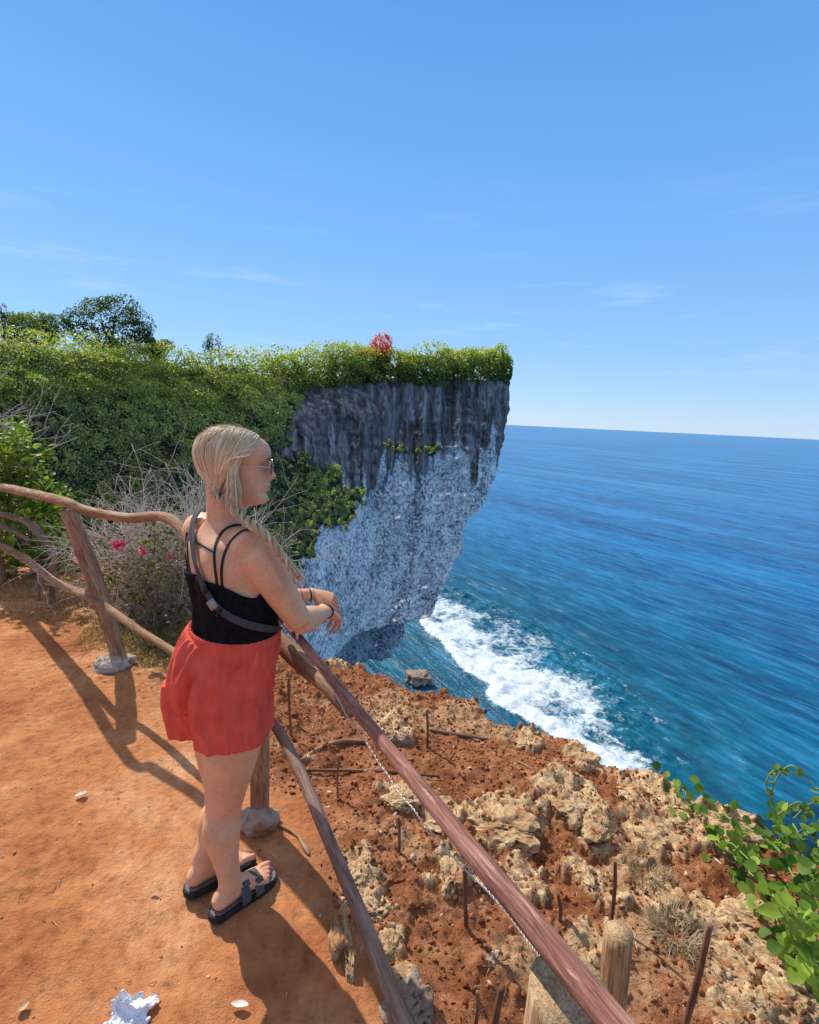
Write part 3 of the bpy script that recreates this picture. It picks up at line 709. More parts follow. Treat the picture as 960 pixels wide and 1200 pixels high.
part('leaves', (Vv, Ff), M_leafn, root, smooth=False, colors=Tt)
# flowering shrub
base = onground(178, 738); base[1] += .1; base[2] = gh(base[0], base[1])
root = thing('flowering_shrub', base, 'low dry shrub with pink flowers and sparse green leaves beside the left fence post', 'shrub')
g = G(); tips = []
for px, py in [(135, 655), (150, 640), (165, 652), (182, 645), (200, 655), (215, 668), (150, 680), (175, 680), (200, 690), (212, 705), (160, 705), (185, 710), (140, 700), (195, 640), (170, 665), (208, 640)]:
    t = aty(px, py, base[1]+rng.uniform(-.3, .3)); mid = base*.5+t*.5+rng.normal(size=3)*.07
    g.add(*tube(np.array([base+rng.normal(size=3)*.05, mid, t]), [.010, .007, .003], 5, 6))
    for _ in range(6): stem(t*.9+mid*.1, rng.normal(size=3)+[0, 0, .3], .20, .0035, g, 2, .0, .8, 3, .35, tips)
part('stems', g.get(), simple("dry_stems", (.26, .19, .13), .9, .1, .3), root)
Vv, Ff, Tt = plant_leaves(tips, 1150, .030, (.04, .07, .02), (.20, .27, .05), .04)
part('leaves', (Vv, Ff), M_leafn, root, smooth=False, colors=Tt)
M_pink = leafmat("pink_petals", .3, .6, .2)
for px, py, nfl in [(137, 640, 9), (143, 637, 9), (168, 645, 7), (141, 748, 5), (198, 652, 4)]:
    c_ = aty(px, py, base[1]-.28)
    P = c_+rng.normal(size=(nfl*3, 3))*.012
    Vv, Ff, Tt = leaves(P, rng.normal(size=P.shape)+[0, -1, 1], .026, tints(len(P), (.75, .06, .18), (.95, .20, .36)), .8, shape=1)
    part('flower', (Vv, Ff), M_pink, root, smooth=False, colors=Tt)

# trailing vine on the right brink
vb = onground(925, 1110)
root = thing('vine', vb, 'leafy green vine spilling over the brink at the right edge with tendrils', 'vine')
g = G(); tips = []
def vp(px, py, y, lift=.06): 
    return aty(px, py, y)
ctrl = [[(960, 1130, 1.45), (930, 1090, 1.5), (900, 1040, 1.65), (870, 1000, 1.8), (840, 975, 1.92)],
        [(960, 1100, 1.5), (940, 1050, 1.6), (915, 1000, 1.75), (880, 970, 1.9), (850, 960, 1.98)],
        [(975, 1060, 1.55), (950, 1020, 1.65), (930, 985, 1.75), (905, 965, 1.85)],
        [(990, 1040, 1.5), (960, 990, 1.66), (935, 970, 1.78), (910, 985, 1.8)],
        [(960, 1140, 1.42), (940, 1120, 1.46), (920, 1085, 1.52), (915, 1060, 1.6)],
        [(1010, 1120, 1.3), (980, 1060, 1.45), (955, 1030, 1.6), (925, 1020, 1.7)],
        [(1000, 1180, 1.2), (975, 1150, 1.3), (950, 1125, 1.42), (935, 1100, 1.45)],
        [(870, 1010, 1.78), (840, 990, 1.9), (815, 965, 2.02), (805, 935, 2.12), (800, 925, 2.15)]]
for cc in ctrl:
    pts = cr([vp(*q) for q in cc], 14)+rng.normal(size=(14, 3))*.008
    g.add(*tube(pts, np.linspace(.005, .003, 14), 5)); tips.append((pts, None)); tips.append((pts, None))
tend = [[(915, 975, 1.72), (908, 950, 1.72), (905, 925, 1.72), (915, 905, 1.72), (928, 897, 1.70), (940, 905, 1.68), (952, 920, 1.66), (970, 930, 1.6)],
        [(930, 960, 1.7), (945, 945, 1.68), (960, 938, 1.65), (980, 935, 1.6)], [(908, 945, 1.72), (903, 935, 1.72), (898, 918, 1.72), (906, 903, 1.72), (922, 901, 1.71)],
        [(912, 955, 1.72), (925, 945, 1.7), (938, 940, 1.68), (948, 950, 1.66)]]
tt = []
for cc in tend:
    pts = cr([vp(*q) for q in cc], 22); g.add(*tube(pts, np.linspace(.0035, .0018, 22), 5)); tt.append((pts, None))
part('stems', g.get(), simple("vine_stem", (.22, .30, .08), .6, .3, .2), root)
Vv, Ff, Tt = plant_leaves(tips, 430, .040, (.05, .14, .02), (.34, .50, .07), .05, 1, .85)
V2, F2, T2 = plant_leaves(tt, 30, .030, (.12, .20, .04), (.32, .42, .08), .006, 1, .8)
part('leaves', (np.vstack([Vv, V2]), np.vstack([Ff, F2+len(Vv)])), M_leafn, root, smooth=False, colors=np.vstack([Tt, T2]))
# second sprig near the bottom right
vb = onground(950, 1165)
root = thing('leafy_sprig', vb, 'small sprig of long bright leaves low at the right edge', 'plant')
P = np.array([aty(x, y, 1.3) for x, y in [(915, 1045), (925, 1060), (935, 1090), (948, 1100), (930, 1110), (945, 1120), (955, 1108), (940, 1132), (955, 1140), (925, 1075), (958, 1085), (912, 1062)]])
g = G()
for p in P: g.add(*tube(np.array([vb-[0, 0, .02], (vb+p)/2+[0, 0, .02], p]), [.004, .003, .002], 5, 5))
part('stems', g.get(), simple("sprig_stem", (.25, .28, .08), .6), root)
Vv, Ff, Tt = leaves(np.repeat(P, 2, 0)+rng.normal(size=(24, 3))*.012, np.broadcast_to([-.2, -.5, .9], (24, 3)), .06, tints(24, (.14, .28, .03), (.36, .48, .06)), .5, shape=1, jit=.5)
part('leaves', (Vv, Ff), M_leafn, root, smooth=False, colors=Tt)

# grass tufts and ground cover
def blades(c, n_, r, L_, lo, hi, w=.0016, lean=.8):
    m = n_; a = rng.uniform(0, 2*math.pi, m); rr = r*np.sqrt(rng.uniform(0, 1, m)); b = np.stack([c[0]+rr*np.cos(a), c[1]+rr*np.sin(a), np.zeros(m)], 1)
    b[:, 2] = ground_h(b[:, 0], b[:, 1], True)[0]-.003
    d = np.stack([np.cos(a)*lean*rng.uniform(.2, 1, m), np.sin(a)*lean*rng.uniform(.2, 1, m), rng.uniform(.4, 1, m)], 1)+rng.normal(size=(m, 3))*.25; d = nrm(d)
    l = L_*rng.uniform(.5, 1.2, m)[:, None]; s_ = nrm(np.cross(d, [0, 0, 1]))*w; mid = b+d*l*.55; e = b+d*l+np.array([0, 0, -.3])*l
    V = np.stack([b-s_, b+s_, mid+s_*.8, mid-s_*.8, e+s_*.2, e-s_*.2], 1); F = np.array([[0, 1, 2, 3], [3, 2, 4, 5]])[None]+(np.arange(m)*6)[:, None, None]
    return V.reshape(-1, 3), F.reshape(-1, 4), np.repeat(tints(m, lo, hi), 6, 0)
for px, py, n_, r_, L_, lo, hi, lab in [(795, 1100, 420, .085, .085, (.30, .22, .14), (.60, .50, .38), 'dry grey grass tuft below the pitted boulder near the cut log'),
                                  (760, 1028, 260, .07, .06, (.30, .22, .14), (.55, .44, .32), 'thin dry grass clump on the rocky slope beside the tall boulder'),
                                  (715, 893, 200, .10, .06, (.12, .14, .06), (.35, .34, .2), 'dull green tuft on the brink above the surf')]:
    p = onground(px, py); Vv, Ff, Tt = blades(p, n_, r_, L_, lo, hi)
    tag(mk('grass_tuft', Vv, Ff, M_leafn, False, colors=Tt), lab, 'grass')
gv = [];
for px, py, n_, r_, lo, hi in [(185, 765, 700, .22, (.05, .09, .02), (.26, .32, .08)), (135, 745, 500, .25, (.06, .09, .02), (.30, .32, .10)), (210, 745, 500, .25, (.05, .09, .02), (.24, .30, .07)), (100, 715, 350, .3, (.12, .11, .05), (.38, .32, .16)), (165, 735, 500, .2, (.12, .11, .05), (.38, .34, .16)), (60, 700, 700, .5, (.2, .15, .08), (.50, .40, .24)), (120, 715, 600, .4, (.2, .15, .08), (.50, .40, .24)), (10, 705, 500, .5, (.2, .15, .08), (.45, .36, .2)), (200, 745, 500, .3, (.2, .15, .08), (.5, .4, .22)), (150, 735, 500, .3, (.08, .13, .03), (.34, .42, .10)), (25, 690, 250, .35, (.1, .12, .04), (.3, .32, .1))]:
    p = onground(px, py); gv.append(blades(p, n_, r_, .06, lo, hi, .002, 1.0))
Vv = np.vstack([q[0] for q in gv]); off = np.cumsum([0]+[len(q[0]) for q in gv[:-1]]); Ff = np.vstack([q[1]+o_ for q, o_ in zip(gv, off)])
tag(mk('ground_cover', Vv, Ff, M_leafn, False, colors=np.vstack([q[2] for q in gv])), 'short green and straw coloured weeds behind the fence', 'weeds', kind='stuff')
# ------------------------------------------------------------------ fence
def woodmat(name, lo, mid, hi, axis='z', red=None, d=.004):
    n = N(name); t = n.n('TexCoord').outputs['Object']
    v = n.attr('grain', 'Vector')
    m1 = n.n('Mapping', None, Vector=v, Scale=(190, 190, 13)).outputs[0]; m2 = n.n('Mapping', None, Vector=v, Scale=(16, 16, 3)).outputs[0]
    f = n.noise(m1, 1., 6, .65, .6); f2 = n.noise(m2, 1., 5, .6, .5)
    c = n.ramp(f2, [(.3, lo), (.5, mid), (.7, hi)])
    c = n.mix(.8, c, n.ramp(f, [(.34, (.28, .25, .24)), (.5, (.95, .95, .95)), (.7, (1.3, 1.28, 1.25))]), 'MULTIPLY')
    if red: c = n.mix(n.math('MULTIPLY', n.ramp(f, [(.56, 0), (.64, .55)]), n.ramp(n.noise(n.n('Mapping', None, Vector=v, Scale=(30, 30, 9)).outputs[0], 1., 4), [(.42, 0), (.58, 1)])), c, red)
    return n.done(n.bsdf(c, .82, n.bump(n.math('ADD', f, f2), .9, d), .18))
M_wood = woodmat("weathered_wood", (.19, .10, .052), (.38, .22, .12), (.56, .38, .23))
M_woodp = woodmat("reddish_bark", (.15, .058, .042), (.35, .158, .115), (.52, .29, .22), red=(.78, .58, .46))
M_woodg = woodmat("grey_bark", (.13, .075, .052), (.27, .165, .12), (.42, .28, .21))
M_cut = woodmat("cut_wood", (.28, .15, .07), (.50, .31, .16), (.62, .43, .25))
def grain_tube(pts, r, n_=16, m=60, rough=.05, seed=0, cap=.25, ratio=1., ref=None):
    pts = np.asarray(pts, float); r = np.broadcast_to(np.asarray(r, float), (len(pts),)); P = np.c_[pts, r, r*ratio]; d = pts[-1]-pts[0]
    ref = ref or ((0, 0, 1) if abs(nrm(d)[2]) < .8 else (1, .2, 0))
    V, F = loft(P, n_, ref, m, cap, rough, seed)
    Q = cr(P, m); L_ = np.r_[0, np.cumsum(np.linalg.norm(np.diff(Q[:, :3], axis=0), axis=1))]
    th = np.linspace(0, 2*math.pi, n_, endpoint=False); rr = Q[:, 3][:, None]
    g = np.stack([np.cos(th)[None]*rr, np.sin(th)[None]*rr, L_[:, None]+0*th[None]], -1).reshape(-1, 3)+seed*1.37
    g = np.vstack([g, [seed*1.37, seed*1.37, seed*1.37], [seed*1.37, seed*1.37, L_[-1]+seed*1.37]])
    return V, F, g
def gpart(name, gt, mat, root, **k):
    o = part(name, gt[:2], mat, root, **k); a = o.data.attributes.new('grain', 'FLOAT_VECTOR', 'POINT'); a.data.foreach_set('vector', gt[2].astype(np.float32).ravel()); return o
fence = thing('wooden_fence', (P2B[0], P2B[1], 0), 'rustic fence of crooked wooden poles along the cliff edge with the woman leaning on it', 'fence')
p1t = aty(76, 592, 3.20)
gpart('post', grain_tube([P1B-[0, -.0, .25], P1B*[1, 1, 0]+[0, .02, .03], (P1B+p1t)/2+[.012, .03, 0], p1t+[0, .03, -.035]], [.049, .047, .052, .047], 18, 60, .06, 1), M_wood, fence)
p2x = np.array([P2B[0], P2B[1]+.02, 0])
gpart('post', grain_tube([p2x-[0, 0, .2], p2x+[.0, 0, .5], p2x+[-.005, .0, .95]], [.039, .037, .036], 16, 40, .05, 2), M_wood, fence)
P3 = atz(668, 1158, .885); P3b = atz(725, 1093, .86)
gpart('post', grain_tube([[P3[0], P3[1], -.25], [P3[0], P3[1], .5], [P3[0], P3[1], .882]], [.060, .058, .057], 24, 50, .04, 3, .02), M_cut, fence)
gpart('post', grain_tube([[P3b[0]+.02, P3b[1]-.0, -.2], [P3b[0]+.01, P3b[1], .5], [P3b[0], P3b[1], .86]], [.025, .024, .0225], 16, 40, .05, 4, .04), M_cut, fence)
PL = aty(-14, 574, 4.66)
gpart('post', grain_tube([[PL[0]-.02, PL[1]+.05, -.2], [PL[0], PL[1]+.05, .5], [PL[0], PL[1]+.05, PL[2]+.02]], [.052, .05, .048], 14, 30, .06, 15), M_wood, fence)
# concrete lumps round the feet
for (c_, r_, sd) in [((P1B[0]-.01, P1B[1]-.02, .015), (.125, .10, .055), 3), ((p2x[0]+.01, p2x[1]-.03, .02), (.080, .070, .058), 8)]:
    V_, F_ = ico(4); kq = 1+.22*fbm(V_*1.6+sd*3, 4, sd)+.05*fbm(V_*7, 3, sd)
    part('concrete_footing', (V_*kq[:, None]*np.array(r_)+np.array(c_), F_), M_conc, fence)
upL = [(-160, 556, 7.2), (-100, 560, 6.3), (-50, 565, 5.5), (0, 571, 4.62), (40, 579, 3.80), (75, 588, 3.14), (100, 598, 3.05), (150, 607, 2.82), (188, 605, 2.58), (212, 619, 2.42), (250, 668, 2.16), (300, 722, 1.93), (328, 752, 1.81), (362, 784, 1.68), (388, 806, 1.57), (412, 833, 1.47)]
gpart('rail', grain_tube([aty(*q) for q in upL], [.046, .044, .042]+[.038, .033, .029, .027, .026, .025, .026, .028, .030, .032, .033, .032, .029], 16, 150, .09, 5), M_wood, fence)
loL = [(-160, 590, 7.2), (-100, 606, 6.2), (-50, 620, 5.4), (0, 639, 4.55), (30, 656, 4.05), (65, 682, 3.50), (100, 697, 3.08), (128, 714, 2.95), (165, 740, 2.7), (205, 765, 2.45), (250, 798, 2.2), (296, 832, 1.99)]
gpart('rail', grain_tube([aty(*q) for q in loL], [.038, .036, .034]+[.031, .029, .026, .025, .023, .021, .020, .020, .021], 14, 130, .09, 6), M_wood, fence)
RB = atz(720, 1200, .950); RA = atz(351, 750, .956); RA = RA+(RA-RB)*.22; RC = RB+(RB-RA)*.55; RC[2] = .945
rl = [RA, RA*.75+RB*.25+[0, 0, .004], RA*.5+RB*.5+[.003, 0, -.004], RA*.25+RB*.75+[-.003, 0, .002], RB, RC]
gpart('rail', grain_tube(rl, [.0125, .0135, .0150, .0168, .0190, .0200], 20, 200, .05, 7), M_woodp, fence)
lo2 = [aty(299, 828, 1.945), aty(322, 850, 1.80), aty(352, 905, 1.60), aty(390, 995, 1.36), aty(430, 1090, 1.14), aty(476, 1200, .95), np.array([.25, .60, .40])]
gpart('rail', grain_tube(lo2, [.018, .018, .019, .019, .020, .021, .022], 16, 100, .05, 8), M_woodg, fence)
# twisted wire hanging under the rail
wp = [aty(*q) for q in [(352, 762, 1.60), (378, 790, 1.53), (405, 835, 1.41), (440, 888, 1.28), (480, 945, 1.15), (525, 996, 1.03), (575, 1052, .92), (622, 1105, .82), (652, 1132, .77)]]
W = cr(wp, 260); T = nrm(np.gradient(W, axis=0)); A_ = nrm(np.cross(T, [0, 0, 1])); B_ = np.cross(T, A_); ph = np.linspace(0, 2*math.pi*46, 260)[:, None]
W += fbm(W*9, 2, 5)[:, None]*.004
g = G()
for s_ in (0, math.pi): g.add(*tube(W+(A_*np.cos(ph+s_)+B_*np.sin(ph+s_))*.0018, .0009, 5))
part('wire', g.get(), simple("galvanised_wire", (.55, .53, .50), .4, .5, .2, 80, .0005, .7), fence)
# crooked branches propped behind the left fence
def stick(name, label, cat, pts, r, mat=None, group=None, m=24, rough=.14, seed=0, n_=8):
    gt = grain_tube(pts, r, n_, m, rough, seed, .3)
    o = mk(name, gt[0], gt[1], mat or M_woodg); a = o.data.attributes.new('grain', 'FLOAT_VECTOR', 'POINT'); a.data.foreach_set('vector', gt[2].astype(np.float32).ravel())
    return tag(o, label, cat, group)
root = thing('crooked_branch', onground(48, 702), 'dark crooked branch propped up behind the left fence rails', 'branch')
gpart('limb', grain_tube([aty(-40, 596, 4.5), aty(0, 603, 4.45), aty(28, 610, 4.4), aty(47, 627, 4.35), aty(64, 652, 4.3), aty(60, 674, 4.25), onground(62, 708)-[0, 0, .04]], [.03, .03, .028, .028, .03, .024, .022], 10, 40, .16, 11), M_woodg, root)
gpart('side_branch', grain_tube([aty(38, 612, 4.38), aty(62, 640, 4.4), aty(92, 664, 4.45)], [.018, .015, .012], 8, 16, .16, 12), M_woodg, root)
gpart('side_branch', grain_tube([aty(-20, 606, 4.5), aty(5, 618, 4.5), aty(34, 634, 4.45), aty(22, 640, 4.44)], [.024, .022, .016, .01], 8, 20, .16, 13), M_woodg, root)
gpart('side_branch', grain_tube([aty(44, 668, 4.3), aty(45, 684, 4.28), onground(46, 704)-[0, 0, .02]], [.011, .012, .012], 6, 12, .16, 14), M_woodg, root)

# stakes pushed into the soil
def stake(px, pt, pb, r, seed, lab, lean=0):
    b = onground(px[1], pb); t = aty(px[0], pt, b[1]+lean)
    gt = grain_tube([b-[0, 0, .05], b*.5+t*.5+rng.normal(size=3)*.006, t], [r, r, r*.9], 8, 16, .1, seed, .2)
    o = mk('stake', gt[0], gt[1], M_stake); a = o.data.attributes.new('grain', 'FLOAT_VECTOR', 'POINT'); a.data.foreach_set('vector', gt[2].astype(np.float32).ravel())
    tag(o, lab, 'stake', 'thin stakes stuck in the red soil')
M_stake = woodmat("stake_wood", (.10, .045, .025), (.20, .095, .055), (.34, .19, .11))
stake((545, 548), 1015, 1086, .0075, 21, 'thin brown stake between the long reddish rail and the grey lower rail')
stake((721, 716), 1010, 1084, .0065, 22, 'slim stake standing between the tan boulders above the cut logs')
stake((654, 655), 1048, 1088, .0065, 23, 'short stub of stake poking up right behind the reddish rail')
stake((832, 800), 1084, 1206, .0085, 24, 'longest stake, leaning, by the dry grass tuft at lower right', -.05)
stake((500, 501), 832, 876, .0065, 25, 'stake near the brink behind the dark rock and the rail')
stake((467, 468), 958, 998, .0055, 26, 'small stake in front of the pitted rock, left of the wire')
stake((397, 397), 886, 934, .005, 27, 'very thin stake beside the stick lying behind the grey rail')
stake((338, 342), 795, 862, .007, 28, 'thin stake close to the woman under the thick brown rail end')
stake((588, 578), 1158, 1204, .010, 29, 'thick short stake at the bottom edge left of the cut log')
stake((560, 556), 1162, 1204, .006, 30, 'thin pale stake at the bottom edge left of the cut log')
def lying(label, pl_, r, seed, mat=None, name='fallen_stick', lift=.6):
    pts = np.array([onground(*q) for q in pl_]); pts[:, 2] += np.array(r).mean()*lift+.006
    return stick(name, label, 'stick', pts, r, mat, None, 26, .16, seed)
lying('curved peeled branch lying behind the grey lower rail', [(354, 893), (375, 880), (400, 872), (428, 872)], [.010, .013, .015, .012], 31, M_wood)
lying('long straight stick lying on the soil across the wire line', [(362, 905), (410, 905), (460, 907), (515, 912)], [.007, .008, .008, .006], 32, M_stake)
lying('brown stick lying near the brink behind the reddish rail', [(503, 857), (530, 862), (572, 868)], [.008, .008, .006], 33, M_woodg)
lying('short forked twig on the brink above the surf', [(592, 861), (605, 852), (611, 838)], [.009, .008, .005], 34, M_woodg)
lying('pale chip of wood beside the woman\'s front sandal', [(350, 982), (358, 996), (362, 1004)], [.006, .010, .004], 35, M_wood)
lying('pale stick lying behind the rail close to the woman', [(335, 840), (355, 855), (376, 870)], [.004, .005, .004], 36, M_wood)
lying('dry cane lying on the slope above the leafy vine', [(755, 930), (800, 968), (830, 1000), (865, 1036)], [.006, .006, .005, .004], 37, M_twig)
lying('thin dry cane lying over the rocks beside the first cane', [(770, 945), (812, 985), (850, 1008), (880, 1030)], [.004, .004, .004, .003], 38, M_twig)
lying('small stick on the soil between rail and brink', [(605, 893), (622, 902), (632, 909)], [.004, .004, .003], 39, M_wood)
lying('pale twig beside the concrete footing of the middle post', [(325, 968), (340, 975), (352, 985)], [.005, .005, .004], 40, M_wood)

# ------------------------------------------------------------------ rocks
def place_rock(x0, y0, x1, y1, label, mat=M_lime, seed=0, deep=.35, hk=.75, name='limestone_rock', sub=6, group=None, turn=0):
    b = onground((x0+x1)/2, y1*.75+y0*.25); c0 = onground((x0+x1)/2, y1); c1 = onground((x0+x1)/2, y0*.35+y1*.65)
    dep = (b-CAM)@FW; wx = (x1-x0)/2/FPX*dep; hy = (y1-y0)/2/FPX*dep
    # picture height is part depth, part height
    rz = hy*hk; ry = max(wx*.55, hy*.95)
    V_, F_ = rock(seed, (wx*.72, ry*.78, rz*.90), sub); a = R(turn); Rm = np.array([[math.cos(a), -math.sin(a), 0], [math.sin(a), math.cos(a), 0], [0, 0, 1]])
    V_ = V_@Rm.T; p = np.array([b[0], b[1], b[2]-rz*.08])
    return tag(mk(name, V_+p, F_, mat), label, 'rock', group)
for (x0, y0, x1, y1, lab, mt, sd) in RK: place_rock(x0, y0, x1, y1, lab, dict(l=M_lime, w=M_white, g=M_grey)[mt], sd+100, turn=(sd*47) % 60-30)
# boulder in the surf
p = atz(492, 800, SEA); rr = 15/FPX*((p-CAM)@FW)
V_, F_ = rock(77, (rr*.9, rr*.8, rr*.85), 5)
tag(mk('sea_boulder', V_+p+[0, 0, rr*.25], F_, M_grey), 'dark boulder standing in the water at the foot of the cliff', 'boulder')

# loose clods, pebbles, straw
Vi, Fi = ico(1); Fi = np.array(Fi)
def scatter(n_, fx, fy, r0, r1, mat, name, label, cat, cond, colr):
    x = rng.uniform(*fx, n_*3); y = rng.uniform(*fy, n_*3); h_, d_, ro_ = ground_h(x, y, True); ok = cond(x, y, d_, ro_); x, y, h_ = x[ok][:n_], y[ok][:n_], h_[ok][:n_]; m = len(x)
    r_ = r0+(r1-r0)*rng.uniform(0, 1, m)**6
    kq = 1+.42*rng.normal(size=(m, len(Vi))).clip(-1.4, 1.4)
    V = Vi[None]*kq[..., None]*(r_[:, None, None]*rng.uniform(.6, 1.2, (m, 1, 3)))+np.stack([x, y, h_+r_*.15], -1)[:, None]
    F = Fi[None]+(np.arange(m)*len(Vi))[:, None, None]
    tag(mk(name, V.reshape(-1, 3), F.reshape(-1, 3), mat, False, colors=np.repeat(tints(m, *colr), len(Vi), 0)), label, cat, kind='stuff')
def tintmat(name, rough=.92):
    n = N(name); v = n.co(); c = n.mix(.7, n.attr('tint', 'Color'), n.ramp(n.noise(v, 120, 4, .7), [(.3, (.5, .5, .5)), (.6, (1.1, 1.1, 1.1))]), 'MULTIPLY'); return n.done(n.bsdf(c, rough, n.bump(n.noise(v, 200, 4), .6, .003), .1))
M_clod = tintmat("clods")
scatter(5000, (-4.2, -1.2), (2.6, 5.4), .003, .014, M_clod, 'soil_crumbs', 'crumbs of soil and stone behind the left fence', 'soil', lambda x, y, d_, ro_: (ro_ > .5) & (d_ < .1), ((.20, .08, .035), (.60, .38, .22)))
inr = lambda x, y, d_, ro_: (ro_ > .5) & (d_ < .1)
scatter(26000, (-1.3, 2.2), (.9, 4.2), .0018, .011, M_clod, 'soil_clods', 'loose red clods of earth beyond the fence', 'soil', inr, ((.15, .045, .017), (.44, .17, .075)))
scatter(900, (-1.3, 2.2), (.9, 4.2), .002, .012, M_clod, 'pebbles', 'scattered pale pebbles in the red soil', 'pebbles', inr, ((.42, .26, .13), (.80, .62, .40)))
scatter(1500, (-2.6, .2), (1.0, 4.0), .0008, .006, M_clod, 'grit', 'fine grit on the trodden earth', 'grit', lambda x, y, d_, ro_: ro_ < .5, ((.35, .16, .07), (.75, .50, .32)))
m = 1500; x = rng.uniform(-3, 2.0, m); y = rng.uniform(1.0, 4.4, m); h_, d_, ro_ = ground_h(x, y, True); ok = (d_ < -.05) & ((ro_ > .5) | (rng.uniform(size=m) < .4)); x, y, h_ = x[ok], y[ok], h_[ok]
g = G(); cl_ = []
for i in range(len(x)):
    a = rng.uniform(0, math.pi); L_ = rng.uniform(.008, .05)*(.8 if ro_[ok][i] < .5 else 1); dx, dy = math.cos(a)*L_/2, math.sin(a)*L_/2
    V_, F_ = tube([(x[i]-dx, y[i]-dy, h_[i]+.003), (x[i]+rng.normal()*.003, y[i]+rng.normal()*.003, h_[i]+.006), (x[i]+dx, y[i]+dy, h_[i]+.003)], rng.uniform(.0006, .0017), 4, None, 0, 0, .1)
    g.add(V_, F_, tints(1, (.30, .18, .09), (.72, .55, .36))[0])
tag(mk('straw', *g.get(), M_clod, False, colors=g.cols()), 'straw and broken twigs littering the ground', 'straw', kind='stuff')

# ------------------------------------------------------------------ litter
c_ = onground(152, 1192)
gu, gv = np.meshgrid(np.linspace(-1, 1, 90), np.linspace(-1, 1, 90), indexing='ij'); q_ = p3(gu, gv)
er = 1+.22*fbm(nrm(q_)*1.7, 2, 87)*np.hypot(gu, gv); env = np.exp(-((gu+.1)**2*1.3+(gv-.15)**2*1.6))
zt2 = .004+env*.052*(.55+.45*np.abs(fbm(q_*1.6+fbm(q_*1.2, 2, 90)[..., None]*.5, 3, 88)))+.016*np.abs(fbm(q_*3.1, 2, 89))*env+.006*np.abs(fbm(q_*7, 2, 91))
V_ = np.stack([gu*.052*er+.016*fbm(q_*2.2, 2, 92), gv*.040*er+.014*fbm(q_*2.4, 2, 93), zt2], -1).reshape(-1, 3); F_ = grid_faces(90, 90)
n = N("tissue"); v = n.co(); M_tis = n.done(n.bsdf(n.ramp(n.noise(v, 40, 5), [(.3, (.70, .73, .80)), (.6, (.86, .88, .90))]), .8, n.bump(n.noise(v, 60, 5), .5, .003), .2))
tag(mk('crumpled_tissue', V_+c_+[0, 0, .002], F_, M_tis), 'crumpled white tissue lying on the bare earth at the bottom', 'litter')
M_dl = simple("dead_leaf", (.55, .36, .20), .8, .2, .3, 40)
M_pale = simple("pale_leaf", (.72, .64, .52), .8, .2, .2, 40)
def flat_leaf(px, py, L_, w_, a, mat, label):
    c_ = onground(px, py); t = np.linspace(0, 1, 9); V = []
    for q in t:
        ww = w_*math.sin(math.pi*min(1, q*.92+.04))**.7; z = .006+.010*abs(q-.4)
        for s_ in (-1, -.5, 0, .5, 1): V.append(((q-.5)*L_, s_*ww/2, z+.35*ww*abs(s_)**2*(.6 if s_ > 0 else 1)))
    V = np.array(V); Rm = np.array([[math.cos(a), -math.sin(a), 0], [math.sin(a), math.cos(a), 0], [0, 0, 1]])
    return tag(mk('dry_leaf', V@Rm.T+[c_[0], c_[1], c_[2]+.002], grid_faces(9, 5), mat), label, 'leaf')
flat_leaf(95, 934, .045, .03, .6, M_pale, 'small curled pale leaf on the open ground left of the woman')
flat_leaf(281, 1181, .050, .022, -.1, M_pale, 'pale dry leaf lying in the woman\'s shadow at the bottom')
flat_leaf(181, 1050, .030, .012, .1, M_dl, 'tan seed pod shaped leaf left of the back sandal')
flat_leaf(63, 888, .03, .008, .1, M_dl, 'thin brown leaf on the bare earth near the left edge')
flat_leaf(28, 1184, .03, .026, 1., M_dl, 'round reddish leaf near the bottom left corner')
flat_leaf(434, 1060, .04, .02, 1., M_dl, 'dead brown leaf on the rocks under the grey rail')
# ------------------------------------------------------------------ the woman
def A(px, py, y): return aty(px, py, y)
FA = R(45); Fv = np.array([math.cos(FA), math.sin(FA), 0]); Lv = np.array([-math.sin(FA), math.cos(FA), 0]); Zv = np.array([0, 0, 1.])
HA = R(14); Hf = np.array([math.cos(HA), math.sin(HA), 0]); Hl = np.array([-math.sin(HA), math.cos(HA), 0])
woman = thing('person', (-.60, 1.57, 0), 'woman in black strappy top and red shorts leaning on the rail, looking out to sea', 'woman')
body = G()
